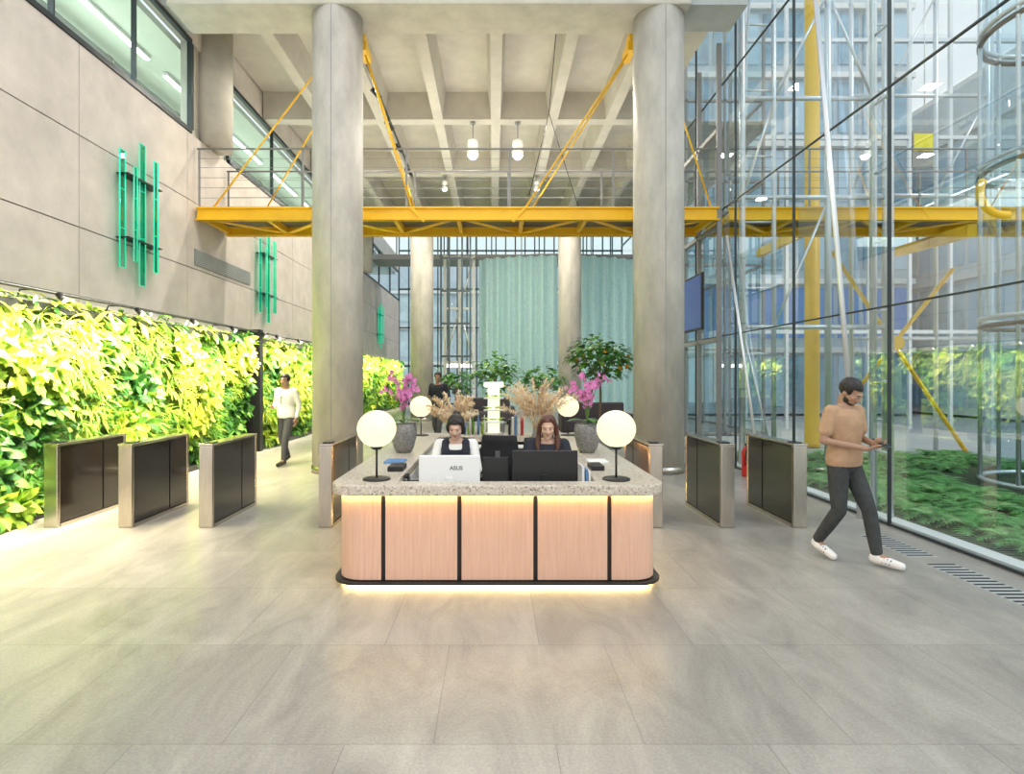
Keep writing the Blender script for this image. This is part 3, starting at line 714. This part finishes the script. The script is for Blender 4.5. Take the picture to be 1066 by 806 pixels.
boxthing('card_holder','small black brochure block on the left counter arm','stand',-.97,-.83,5.25,5.5,CT,CT+.045,'black')
boxthing('card_holder','small black brochure block on the right counter arm','stand',.9,1.02,5.3,5.55,CT,CT+.045,'black')
boxthing('notebook','white notebook lying on the right counter arm','notebook',.95,1.15,5.75,5.98,CT,CT+.017,'paper',.003)
boxthing('notebook','blue notebook lying on the left counter arm','notebook',-1.1,-.9,5.75,5.98,CT,CT+.017,'blue',.003)
for i,x in enumerate((.22,.27,.31,.36,.41)):
    boxthing('book',['tall black book','white book','narrow blue book','cream book','dark red book'][i]+' standing on the rear counter among the dried plumes','book',x,x+.035,8.6,8.78,CT,1.07+.03*(i%3),['black','paper','blue','wshirt','red'][i],.003,'books on the rear counter')

t=thing('display_stand','lit white display stand with greenery behind the seated women','display',(0.0,8.7,CT))
m=MB(); m.lathe([(.14,0),(.14,.03)],(0,8.7,CT),24); part('base',m,'white',t)
m=MB(); m.box(-.09,.09,8.64,8.76,.87,1.55); part('light_column',m,'softlum',t,.02)
m=MB(); m.box(-.15,.15,8.58,8.82,1.55,1.63); part('cap',m,'softlum',t,.02)
for z in (1.02,1.2,1.38):
    m=MB(); m.box(-.15,.15,8.58,8.82,z,z+.015); part('shelf',m,'white',t)
m=MB()
for k in range(90):
    a=random.uniform(0,2*PI); z=random.choice((1.05,1.22,1.4)); m.leaf((.1*math.cos(a),8.7+.1*math.sin(a),z),(math.cos(a),math.sin(a),.9),(0,0,1),.1,.05,.4,0)
part('leaves',m,'l2',t)
for i in range(11):
    x=-.56+i*.042+random.uniform(-.008,.008); h=random.uniform(.14,.34)
    m=MB(); m.lathe([(.017,0),(.018,h*.65),(.007,h*.8),(.007,h)],(x,8.68,CT),12); tag(part('bottle',m,['white','l3','paper','blue','l2'][i%5]),'small bottle in the row on the rear counter left of the lit stand','bottle','bottles on the rear counter')

def orchid(x,y,lab):
    t=thing('potted_orchid',lab,'orchid',(x,y,CT),'pink orchids on the counter arms')
    m=MB(); m.lathe([(.08,0),(.115,.06),(.145,.18),(.15,.26),(.14,.33),(.125,.33),(.12,.3)],(x,y,CT),28); part('vase',m,'vase',t)
    ms=MB(); mf=MB(); ml=MB()
    for k in range(16):
        a=random.uniform(0,2*PI); ml.leaf((x,y,1.17),(math.cos(a),math.sin(a),.8),(0,0,1),random.uniform(.18,.28),.07,.6,0)
    for k in range(13):
        a=2*PI*k/13+random.uniform(-.3,.3); R=random.uniform(.08,.30); H=random.uniform(.34,.62); pts=[]
        for i in range(11):
            u=i/10; pts.append(Vector((x+math.cos(a)*R*u**1.4,y+math.sin(a)*R*u**1.4,1.15+H*math.sin(u*PI*.60))))
        ms.tube(pts,.004,5)
        for i in range(3,11):
            c=pts[i]+Vector((random.uniform(-.02,.02),random.uniform(-.02,.02),random.uniform(-.03,.02)))
            fd=Vector((math.cos(a)*.6+random.uniform(-.5,.5),-.9+random.uniform(-.3,.5),.2)).normalized(); u1=fd.cross(Vector((0,0,1))).normalized(); u2=u1.cross(fd)
            for w in range(5):
                b=2*PI*w/5; mf.leaf(c,u1*math.cos(b)+u2*math.sin(b)+fd*.25,fd,.031,.024,0,0,(.8,.9,0))
    part('flower_stem',ms,'stem',t); part('blossoms',mf,'pink',t); part('leaves',ml,'fern2',t)
orchid(-1.03,6.6,'pink orchid in a grey woven vase on the left counter arm'); orchid(1.07,6.6,'pink orchid in a grey woven vase on the right counter arm')
def plumes(x,y,R,lab,z=.715):
    t=thing('dried_arrangement',lab,'dried flowers',(x,y,z),'dried plume arrangements')
    m=MB(); m.lathe([(.05,0),(.08,.05),(.085,.12),(.05,.2),(.055,.22)],(x,y,z),20); part('vase',m,'vase',t)
    mp=MB(); ms=MB()
    for k in range(24):
        a=random.uniform(0,2*PI); e=random.uniform(.1,.9); L=random.uniform(.42,.6)*R; d=Vector((math.cos(a)*e,math.sin(a)*e*.5,1)).normalized()
        p=Vector((x,y,z+.2)); 
        def at(u): return p+d*L*u+Vector((math.cos(a),math.sin(a)*.5,0))*.12*u**3-Vector((0,0,.16*u**3*e))
        ms.tube([at(u) for u in (0,.3,.6,.8,1)],.003,4)
        for q in range(170):
            u=random.uniform(.35,1.05); c=at(u); w=Vector((random.uniform(-1,1),random.uniform(-1,1),random.uniform(-.3,1)))
            mp.leaf(c,w*.9+(at(u+.05)-at(u)).normalized()*1.0,(0,0,1),(.10 if u<.9 else .06)*.9,.018,.9,0,(.9,.6,0))
    part('stems',ms,'dry',t); part('plumes',mp,'plume',t)
plumes(-.56,8.32,1.0,'peach dried plumes rising behind the woman on the left'); plumes(.62,8.32,1.4,'wide peach dried plumes rising behind the woman on the right')
def tree(x,y,h,R,lab,lm='fern2',n=190,L=.28,fruit=0):
    t=thing('potted_tree',lab,'plant',(x,y,0),'tall potted plants behind the desk')
    m=MB(); m.lathe([(.2,0),(.26,.1),(.28,.5),(.25,.52)],(x,y,0),24); part('pot',m,'vase',t)
    m=MB(); m.tube([(x,y,.4),(x+.03,y,h*.5),(x,y,h*.85)],[.03,.025,.015],8)
    ml=MB()
    for k in range(n):
        a=random.uniform(0,2*PI); r=R*random.random()**.5; z=h-R*.8+random.uniform(-1,1)*math.sqrt(max(0,1-(r/R)**2))*R*.85
        b=Vector((x+r*math.cos(a),y+r*math.sin(a),z)); ml.leaf(b,(math.cos(a),math.sin(a),random.uniform(-.2,.9)),(0,0,1),L*random.uniform(.7,1.2),L*.6,.5,random.choice((0,0,1)))
    for k in range(10):
        a=2*PI*k/10; m.tube([(x,y,h*.6),(x+R*.6*math.cos(a),y+R*.6*math.sin(a),h-R*.7)],.009,5)
    part('trunk',m,'bark',t); part('foliage',ml,[lm,'l3'],t)
    for k in range(fruit):
        a=-PI/2+random.uniform(-1.3,1.3); q=MB(); q.sph((x+R*1.02*math.cos(a),y+R*1.02*math.sin(a),h-R*.8+random.uniform(-.5,.5)*R),.045,10,8); part('fruit',q,'orange',t)
tree(2.25,12.3,2.6,.60,'broad leafed potted tree with orange fruit between the right orchid and the column',n=420,L=.24,fruit=7)
tree(.0,14.5,2.25,.58,'dark green potted tree in the background above the dried plumes')
tree(-1.3,19.2,1.9,.5,'lower potted plant in the background left of centre')
tree(1.35,16,2.0,.5,'lower potted plant in front of the teal curtain')
def office_chair():
    t=thing('office_chair','','chair',(0,0,0),'black mesh office chairs inside the desk')
    m=MB()
    for k in range(5):
        a=2*PI*k/5+.3; m.bar((0,0,.09),(.27*math.cos(a),.27*math.sin(a),.07),.035,.03)
    part('star_base',m,'black',t)
    for k in range(5):
        a=2*PI*k/5+.3; q=MB(); q.cyl((.27*math.cos(a)-.012,.27*math.sin(a),.03),(.27*math.cos(a)+.012,.27*math.sin(a),.03),.03,n=12); part('caster',q,'black',t)
    m=MB(); m.cyl((0,0,.08),(0,0,.42),.025,n=12); part('gas_lift',m,'steel',t)
    m=MB(); m.box(-.24,.24,-.24,.22,.42,.47); part('seat',m,'blackfab',t,.03)
    m=MB(); vs=[]; n=9
    for j in range(7):
        z=.55+j*.085; w=.22-.03*abs(j-3)/3
        for i in range(n):
            u=-1+2*i/(n-1); vs.append((u*w,.24-.05*u*u+.02*math.sin(j),z))
    m.add(vs,[(j*n+i,j*n+i+1,(j+1)*n+i+1,(j+1)*n+i) for j in range(6) for i in range(n-1)],0,True); part('backrest',m,'blackfab',t,solid=.03)
    m=MB(); m.bar((0,.2,.44),(0,.3,.6),.06,.02); m.bar((0,.3,.58),(0,.29,.9),.05,.02); part('back_support',m,'ltext',t)
    for s in (-1,1):
        m=MB(); m.tube([(s*.22,0,.45),(s*.28,0,.5),(s*.28,0,.66)],.014,8); m.box(s*.28-.03,s*.28+.03,-.12,.12,.66,.69); part('armrest',m,'black',t)
    return t
c0=office_chair(); c0.location=(.1,6.55,0); c0.rotation_euler=(0,0,PI-.2); c0['label']='empty black mesh chair turned away between the two women'
dup(c0,(-.4,5.92,0),.0,'black chair under the woman on the left'); dup(c0,(.52,5.92,0),0,'black chair under the woman on the right')

# ================================================================ CURTAINS
def curtain(x0,x1,lab):
    m=MB(); cx,cy,R=2.75,32,7.2; n=int((x1-x0)/.03); vs=[]
    for i in range(n+1):
        x=x0+(x1-x0)*i/n; f=.15*math.sin(i*.40)+.05*math.sin(i*.173+1); y=cy-math.sqrt(R*R-(x-cx)**2)+f
        vs+=[(x,y,.25),(x,y,6.95)]
    m.add(vs,[(2*i,2*i+2,2*i+3,2*i+1) for i in range(n)],0,True)
    o=part('curtain',m,'curtain'); tag(o,lab,'curtain','pleated teal curtains')
curtain(-.66,2.75,'pleated teal curtain left of the distant column'); curtain(3.5,6.3,'pleated teal curtain right of the distant column')
m=MB(); cx,cy,R=2.75,32,7.25
pts=[(x,cy-math.sqrt(R*R-(x-cx)**2),6.99) for x in [-.9+i*.2 for i in range(38)]]
m.tube(pts,.03,8); 
for x in (-.8,1.2,4.2,6.3): m.cyl((x,cy-math.sqrt(R*R-(x-cx)**2),7),(x,cy-math.sqrt(R*R-(x-cx)**2),9.0),.02,n=8)
tag(part('curtain_track',m,'mgrey'),'curved thin track above the teal curtains','curtain track')
def sofa(x,y,lab):
    t=thing('lounge_sofa',lab,'sofa',(x,y,0),'dark lounge sofas')
    m=MB(); m.box(x-.9,x+.9,y-.4,y+.4,.12,.45); part('seat',m,'sofa',t,.04)
    m=MB(); m.box(x-.9,x+.9,y+.25,y+.45,.4,.95); part('backrest',m,'sofa',t,.04)
    for s in (-1,1):
        q=MB(); q.box(x+s*.95-.1,x+s*.95+.1,y-.4,y+.45,.1,.65); part('armrest',q,'sofa',t,.04)
    for sx in (-.8,.8):
        for sy in (-.3,.3): q=MB(); q.cyl((x+sx,y+sy,0),(x+sx,y+sy,.13),.02,n=8); part('leg',q,'black',t)
sofa(3.0,17.0,'dark sofa beside the teal curtain'); sofa(-.3,21,'dark sofa left of the teal curtain')
t=thing('white_kiosk','white illuminated lift lobby portal left of the teal curtain','kiosk',(-1.5,26,0))
for x in (-2.2,-1.55,-.9):
    m=MB(); m.box(x-.06,x+.06,25.9,26.1,0,7.2); part('upright',m,'offw',t)
for z in (2.4,4.8,7.1):
    m=MB(); m.box(-2.2,-.9,25.92,26.08,z-.05,z+.05); part('crossbar',m,'offw',t)
for a,b in (((-2.2,26,2.4),(-1.55,26,4.8)),((-1.55,26,4.8),(-.9,26,7.1)),((-.9,26,2.4),(-1.55,26,4.8))):
    m=MB(); m.cyl(a,b,.04,n=8); part('diagonal_tube',m,'tube',t)
m=MB(); m.box(-2.1,-1.0,25.95,25.97,2.15,2.3); part('light_bar',m,'lum',t)
t=thing('wall_screen','dark blue information screen hung beside the right column','screen',(4.25,12.3,3.2))
m=MB(); m.box(4.33,4.38,12.0,13.2,2.7,3.9); part('housing',m,'black',t,.01)
m=MB(); m.box(4.325,4.33,12.05,13.15,2.75,3.85); part('display',m,M('screen_blue',(.02,.03,.08),.1,emit=(.03,.05,.22),es=.6),t)
t=thing('fire_extinguisher','small red fire extinguisher between the right hand turnstiles','extinguisher',(4.2,9.9,0))
m=MB(); m.lathe([(.08,0),(.085,.03),(.085,.42),(.05,.5),(.025,.52)],(4.35,9.9,0),20); part('cylinder',m,'red',t)
m=MB(); m.box(4.33,4.37,9.84,9.94,.52,.57); m.tube([(4.35,9.84,.54),(4.28,9.78,.45),(4.27,9.8,.2)],.012,6); part('valve',m,'black',t)

# ================================================================ PEOPLE
def hand(m,wr,d,nrm,flip,curl,s=1.0):
    wr=Vector(wr); d=Vector(d).normalized(); nrm=Vector(nrm); nrm=(nrm-d*nrm.dot(d)).normalized(); side=d.cross(nrm)*flip
    for i in range(4):
        o=side*(.03-.02*i)*s
        m.limb([wr+o*.5,wr+d*.085*s+o],[.016*s,.013*s],8)
    for i,L in enumerate((1.0,1.1,1.02,.82)):
        p=wr+d*.085*s+side*(.03-.02*i)*s; dd=d.copy(); r=.0095*s
        for k,seg in enumerate((.042,.027,.021)):
            dd=(Matrix.Rotation(curl*(1 if k else .6),3,d.cross(nrm))@dd) ; 
            q=p+dd*seg*L*s; m.limb([p,q],[r,r*.9],8); p=q; r*=.92
    p=wr+d*.02*s+side*.02*s; dd=(d*.8+side*.75-nrm*.35).normalized()
    for seg,r in ((.042,.014),(.034,.011),(.025,.0095)):
        q=p+dd*seg*s; m.limb([p,q],[r*s,r*.9*s],8); p=q; dd=(dd+d*.35-nrm*curl*.25).normalized()
def person(label,J,c,vox=.009,cat='person'):
    t=thing('person',label,cat,(0,0,0))
    V={k:Vector(v) for k,v in J.items() if isinstance(v,(tuple,list))}
    lat=(V['shL']-V['shR']).normalized(); w=c.get('w',1.0)
    def spine(u): 
        a=V['pel']; b=V['chest']; n_=V['nk']
        return a+(b-a)*(u/.6) if u<=.6 else b+(n_-b)*((u-.6)/.4)
    up=(V['nk']-V['pel']).normalized(); fwd=lat.cross(up).normalized()
    def torso(m,k,u0=-.12,u1=1.0):
        prof=[(-.12,.150,.105),(0,.162,.115),(.15,.155,.108),(.32,.140,.100),(.5,.155,.108),(.68,.172,.115),(.82,.175,.105),(.92,.135,.085),(1.0,.075,.065)]
        rs=[]
        for u,rx,ry in prof:
            if u<u0-1e-6 or u>u1+1e-6: continue
            rs.append((spine(u),lat*rx*w*k,fwd*ry*k*c.get('d',1)))
        m.loft(rs,20)
    HM=Matrix.Rotation(J.get('hy',0),3,'Z')@Matrix.Rotation(J.get('hp',0),3,'X')
    hc=V['head']
    def H(x,y,z): return hc+HM@Vector((x,y,z))
    def hs(m,x,y,z,r,nu=18,nv=12): m.sph(H(x,y,z),r,nu,nv,0,HM)
    m=MB(); torso(m,.9)
    fw=.93 if c.get('style') else 1.0
    hs(m,0,.012,.03,(.074,.094,.088),24,16); hs(m,0,-.022,-.02,(.064*fw,.075,.085)); hs(m,0,-.038,-.078,(.045*fw*fw,.048,.034)); hs(m,0,-.07,-.098,(.02*fw,.017,.016))
    hs(m,0,-.086,.022,(.05,.016 if fw==1 else .012,.012)); 
    m.limb([H(0,-.092,.012),H(0,-.107,-.018),H(0,-.112,-.03)],[.008,.011*fw,.0125*fw],8); hs(m,.012,-.1,-.034,(.008,.009,.007)); hs(m,-.012,-.1,-.034,(.008,.009,.007))
    for s in (-1,1):
        hs(m,s*.042,-.066,-.022,(.02,.02,.018)); hs(m,s*.076,.012,-.01,(.009,.02,.03))
    m.limb([spine(.93),H(0,.02,-.07)],[.06*w*fw,.052*w*fw])
    for s in 'LR':
        m.limb([V['sh'+s],V['el'+s],V['wr'+s]],[.05,.036,.026])
        hand(m,V['wr'+s],J['hd'+s],J['hn'+s],1 if s=='L' else -1,J.get('curl'+s,.35),c.get('hand',1))
        m.limb([V['hip'+s],V['kn'+s],V['an'+s]],[.075,.05,.035]); m.limb([V['an'+s],V['to'+s]],[.03,.025])
    part('body',m,c['skin'],t,remesh=vox,smooth=3)
    for s in (-1,1):
        q=MB(); hs(q,s*.03,-.0795,.0,(.012,.0085,.0055),12,8); e=part('eye',q,'eyew',t); q=MB(); hs(q,s*.03,-.0865,0,(.0055,.003,.005),10,6); part('iris',q,'iris',e)
        q=MB(); q.tube([H(s*.013,-.097,.020),H(s*.03,-.099,.024),H(s*.048,-.086,.018)],.003 if fw==1 else .0018,6); part('eyebrow',q,c['hair'],t)
    q=MB(); hs(q,0,-.0880,-.058,(.019,.008,.0032)); hs(q,0,-.087,-.0635,(.016,.008,.0036)); part('mouth',q,'lip',t)
    q=MB(); hs(q,0,.022,.042,(.083,.098,.09),28,20)
    keep=[]; inv=HM.transposed()
    for f in q.f:
        ctr=sum((Vector(q.v[i]) for i in f),Vector())/len(f); l=inv@(ctr-hc)
        lim=.062 if c.get('style')!='long' else .07
        keep.append(not((l.y<-.035 and l.z<lim) or (l.z<-.03 and l.y<.03) or l.z<-.05))
    q.mi=[a for a,b in zip(q.mi,keep) if b]; q.sm=[a for a,b in zip(q.sm,keep) if b]; q.f=[a for a,b in zip(q.f,keep) if b]
    hr=part('hair',q,c['hair'],t,solid=.012)
    if c.get('style')=='long':
        q=MB()
        for s in (-1,1): q.limb([H(s*.04,-.045,.095),H(s*.080,-.02,.03),H(s*.09,.0,-.07),H(s*.1,-.02,-.15),H(s*.095,-.06,-.21)],[.03,.024,.028,.032,.018])
        q.limb([H(0,.06,.06),H(0,.085,-.05),H(0,.09,-.2)],[.06,.065,.06]); part('hair_length',q,c['hair'],hr,remesh=.01)
    if c.get('style')=='tied':
        q=MB(); q.limb([H(0,.07,.10),H(0,.10,.11)],[.04,.042])
        for s in (-1,1): q.limb([H(0,-.045,.098),H(s*.05,-.05,.075),H(s*.078,-.03,.03),H(s*.082,.01,-.02),H(s*.06,.06,-.06)],[.02,.024,.018,.018,.03])
        q.limb([H(0,.06,.03),H(0,.08,-.06)],[.07,.05]); part('hair_bun',q,c['hair'],hr,remesh=.008)
    if c.get('beard'):
        q=MB(); hs(q,0,-.037,-.085,(.050,.048,.030)); hs(q,.048,-.02,-.06,(.015,.03,.035)); hs(q,-.048,-.02,-.06,(.015,.03,.035)); part('beard',q,c['hair'],t)
    m=MB(); torso(m,1.08,u0=c.get('hem',-.12),u1=.93)
    sl=c.get('sleeve',1.0)
    for s in 'LR':
        a,b,d=V['sh'+s],V['el'+s],V['wr'+s]
        if sl<1: m.limb([spine(.85)*.4+a*.6,a,a+(b-a)*sl],[.06,.064,.062]); 
        else: m.limb([spine(.85)*.4+a*.6,a,b,b+(d-b)*.93],[.06,.06,.047,.036])
    part('shirt',m,c['shirt'],t,remesh=vox*1.1,smooth=5)
    if c.get('vest'):
        m=MB(); torso(m,1.16,u0=-.12,u1=.84)
        for s in (-1,1): m.limb([spine(.75)+lat*s*.10+fwd*.10,spine(.93)+lat*s*.10+fwd*.05,spine(.9)+lat*s*.10-fwd*.06],[.045,.04,.045])
        part('waistcoat',m,c['vest'],t,remesh=vox*1.1,smooth=4)
    m=MB(); torso(m,1.05,u0=-.12,u1=.15)
    for s in 'LR':
        a,b,d=V['hip'+s],V['kn'+s],V['an'+s]; m.limb([a,(a+b)/2,b,(b+d)/2,b+(d-b)*.93],[.093,.083,.064,.06,.05])
    m.sph(V['pel']-up*.06,(.13,.11,.09)); part('trousers',m,c['trouser'],t,remesh=vox*1.1,smooth=5)
    for s in 'LR':
        a,b=V['an'+s],V['to'+s]; d=(b-a); hz=Vector((d.x,d.y,0)).normalized()
        q=MB(); heel=a-hz*.03+Vector((0,0,-.035)) if a.z<.12 else a-hz*.02+Vector((0,0,-.03))
        q.limb([a,heel,(heel+b)/2+Vector((0,0,.005)),b],[.042,.04,.043,.036]); sh=part('shoe',q,c['shoe'],t,remesh=.01,smooth=3)
        if c['shoe']=='shoe':
            sd=hz.cross(Vector((0,0,1))); q=MB()
            for e in (-1,1):
                for k in range(3): 
                    c0_=heel+(b-heel)*(.38+.13*k)+sd*e*.038; q.cyl(c0_+Vector((0,0,-.01)),c0_+Vector((0,0,.035))-sd*e*.012+hz*.015,.005,n=6)
            part('side_stripe',q,'dshoe',sh)
    if c.get('lanyard'):
        q=MB(); q.tube([spine(.93)+lat*.06+fwd*.07,spine(.6)+fwd*.14,spine(.4)+fwd*.14],.006,6); q.tube([spine(.93)-lat*.06+fwd*.07,spine(.6)+fwd*.14],.006,6); part('lanyard',q,'black',t)
    return t
walk=dict(pel=(0,0,.93),chest=(0,-.01,1.24),nk=(0,-.01,1.45),head=(0,-.035,1.575),shL=(.185,0,1.385),shR=(-.185,0,1.385),
 hipL=(.085,0,.88),knL=(.095,-.22,.48),anL=(.095,-.33,.095),toL=(.11,-.52,.045),hipR=(-.085,0,.88),knR=(-.095,.0,.46),anR=(-.095,.27,.15),toR=(-.10,.12,.036))
J=dict(walk); J.update(pel=(0,0,.94),hp=.55,hy=.1,head=(0,-.065,1.56),knL=(.10,-.17,.48),anL=(.10,-.24,.095),toL=(.13,-.43,.045),anR=(-.10,.2,.14),toR=(-.11,.03,.036),knR=(-.10,-.02,.47),
 elL=(.25,-.0,1.12),wrL=(.115,-.22,1.09),elR=(-.26,.02,1.12),wrR=(-.02,-.22,1.06),
 hdL=(-.6,-.5,.1),hnL=(.4,.1,-.8),hdR=(.65,-.5,.1),hnR=(-.3,.1,-.8),curlL=-.5,curlR=-.5)
RZ=.42; MX,MY=3.27,5.38
p=person('man in tan t-shirt and dark trousers walking while looking down at his phone',J,dict(skin='skin1',hair='hair',shirt='peach',trouser='denim',shoe='shoe',sleeve=.66,beard=True,hem=-.12,w=1.12,d=1.05),.008)
p.location=(MX,MY,0); p.rotation_euler=(0,0,RZ)
ph=thing('phone','dark phone held in both hands by the man in the tan t-shirt','phone',(0,0,0))
q=MB(); q.box(-.037,.037,-.075,.075,-.004,.004); part('body',q,'black',ph,.003); q=MB(); q.box(-.034,.034,-.071,.071,.004,.0046); part('screen',q,'screen',ph)
Rz=Matrix.Rotation(RZ,3,'Z'); lp=Rz@Vector((.05,-.31,1.115)); ph.location=(MX+lp.x,MY+lp.y,lp.z); ph.rotation_euler=(.5,0,RZ)
J=dict(walk); J.update(hp=.0,hy=.1,elL=(.25,.05,1.12),wrL=(.27,-.06,.88),elR=(-.25,.03,1.14),wrR=(-.15,-.2,1.06),
 knL=(.095,-.15,.48),anL=(.095,-.2,.095),toL=(.11,-.39,.045),knR=(-.095,.0,.46),anR=(-.095,.18,.14),toR=(-.10,.01,.036),
 hdL=(0,-.2,-1),hnL=(1,0,0),hdR=(.5,-.8,.1),hnR=(-.4,0,-.9),curlL=-.35,curlR=-.5)
p=person('man in white shirt and dark trousers walking past the living wall',J,dict(skin='skin3',hair='hair',shirt='wshirt',trouser='greytr',shoe='dshoe',sleeve=1,lanyard=True,w=1.1),.012)
p.location=(-4.07,11.3,0); p.rotation_euler=(0,0,-.3); p.scale=(1.04,1.04,1.04)
J=dict(J); J.update(hp=.0,hy=.3,elL=(.25,.03,1.12),wrL=(.2,-.12,.9),elR=(-.25,.03,1.14),wrR=(-.15,-.2,1.1),
 hdL=(0,-.2,-1),hnL=(1,0,0),hdR=(.5,-.8,.1),hnR=(-.4,0,-.9),curlL=-.35,curlR=-.5)
p=person('distant person in dark clothes standing behind the left orchid',J,dict(skin='skin3',hair='hair',shirt='navy',trouser='greytr',shoe='dshoe',sleeve=1),.016)
p.location=(-1.37,14.3,0); p.rotation_euler=(0,0,-.4); p.scale=(1.08,1.08,1.08)
seat=dict(pel=(0,.02,.585),chest=(0,-.02,.85),nk=(0,-.05,1.045),head=(0,-.10,1.155),shL=(.165,-.04,.985),shR=(-.165,-.04,.985),
 hipL=(.085,-.02,.56),knL=(.11,-.42,.54),anL=(.11,-.36,.1),toL=(.11,-.52,.04),hipR=(-.085,-.02,.56),knR=(-.11,-.42,.54),anR=(-.11,-.36,.1),toR=(-.11,-.52,.04),
 elL=(.22,-.16,.79),wrL=(.13,-.42,.745),elR=(-.22,-.16,.79),wrR=(-.13,-.42,.745),hdL=(-.2,-1,-.05),hnL=(0,0,-1),hdR=(.2,-1,-.05),hnR=(0,0,-1),curlL=-.2,curlR=-.2)
def lift(J,dz):
    for k,v in J.items():
        if isinstance(v,tuple) and k in ('chest','nk','head','shL','shR'): J[k]=(v[0],v[1],v[2]+dz)
J=dict(seat); J.update(hp=.25,hy=-.05); lift(J,.04)
p=person('seated woman with dark tied hair, white blouse and black waistcoat, looking down',J,dict(skin='skin2',hair='hair',style='tied',shirt='wshirt',vest='navy',trouser='greytr',shoe='dshoe',sleeve=1,w=.92,hand=.92),.008); p.location=(-.38,5.86,0)
J=dict(seat); J.update(hp=.12,hy=-.1); lift(J,.04)
p=person('seated woman with long auburn hair and dark top, smiling',J,dict(skin='skin2',hair='hair2',style='long',shirt='navy',trouser='greytr',shoe='dshoe',sleeve=.7,w=.92,hand=.92),.008); p.location=(.54,5.86,0)

# ================================================================ LIGHTS & WORLD
def area(name,loc,rot,sx,sy,e,c=(1,1,1),spread=None):
    l=bpy.data.lights.new(name,'AREA'); l.shape='RECTANGLE'; l.size=sx; l.size_y=sy; l.energy=e; l.color=c
    if spread: l.spread=spread
    o=bpy.data.objects.new(name,l); col.objects.link(o); o.location=loc; o.rotation_euler=rot; return o
for y0,y1,e in ((4.6,13,420),(13.6,20.4,340),(21,34,520)):
    o=area('grow_light',(-4.6,(y0+y1)/2,2.95),(0,0,0),y1-y0,.2,e,(1,.95,.74),1.5)
    d=Vector((-1,0,-1.2)).normalized(); z=-d; x=Vector((0,1,0)); yv=z.cross(x); o.rotation_euler=Matrix((x,yv,z)).transposed().to_euler()
area('floor_glow_fill',(-4.7,8.3,3.0),(0,0,0),.3,9,300,(1,.86,.58),1.8)  # added lamp with no fixture, gives the warm glow on the left floor
area('ceiling_fill',(-.5,15.5,5.6),(PI,0,0),8,7,235,(1,.94,.82))  # added upward fill that brightens the ceiling, no uplighter stands here
for x in (-3.6,-.7,2.25):
    for y in (12.9,16.9,21.0): area('hall_fill',(x,y,8.2),(0,0,0),.3,.3,95,(1,.93,.80))  # added small fill lamps for the hall, no fitting in the coffers
area('front_fill',(-1,1.5,9.5),(0,0,0),7,5,190,(1,.93,.82))  # added overhead fill above the camera, no roof opening modelled
area('office_fill',(-8,8,7.6),(0,0,0),3,8,200,(.95,1,.95)); area('office_fill_rear',(-8,20,7.6),(0,0,0),3,12,200,(.95,1,.95))  # fill lamps added to brighten the offices beyond their strip lights
wd=bpy.data.worlds.new('World'); bpy.context.scene.world=wd; wd.use_nodes=True; N=wd.node_tree.nodes; L=wd.node_tree.links
bg=N['Background']; tc=N.new('ShaderNodeTexCoord'); sp=N.new('ShaderNodeSeparateXYZ'); rp=N.new('ShaderNodeValToRGB')
L.new(tc.outputs['Generated'],sp.inputs[0]); L.new(sp.outputs['Z'],rp.inputs['Fac']); L.new(rp.outputs['Color'],bg.inputs['Color'])
rp.color_ramp.elements[0].color=(.96,.93,.88,1); rp.color_ramp.elements[1].color=(.76,.82,.92,1); rp.color_ramp.elements[1].position=.9
bg.inputs['Strength'].default_value=1.15
sl=bpy.data.lights.new('sun','SUN'); sl.energy=1.1; sl.angle=.3; sl.color=(1,.92,.80); so=bpy.data.objects.new('sun',sl); col.objects.link(so); so.location=(12,-6,20)
so.rotation_euler=Vector((-.6,.45,-.8)).to_track_quat('-Z','Y').to_euler()
sc=bpy.context.scene
sc.view_settings.view_transform='Standard'; sc.view_settings.exposure=0.25; sc.view_settings.gamma=1.0
cam=bpy.data.cameras.new('Camera'); co=bpy.data.objects.new('Camera',cam); col.objects.link(co); co.location=(0,0,CH); co.rotation_euler=(PI/2,0,0)
cam.sensor_width=36; cam.lens=36*F/1066; cam.shift_x=(533-CX)/1066; cam.shift_y=(CY-403)/1066; cam.clip_end=300
sc.camera=co
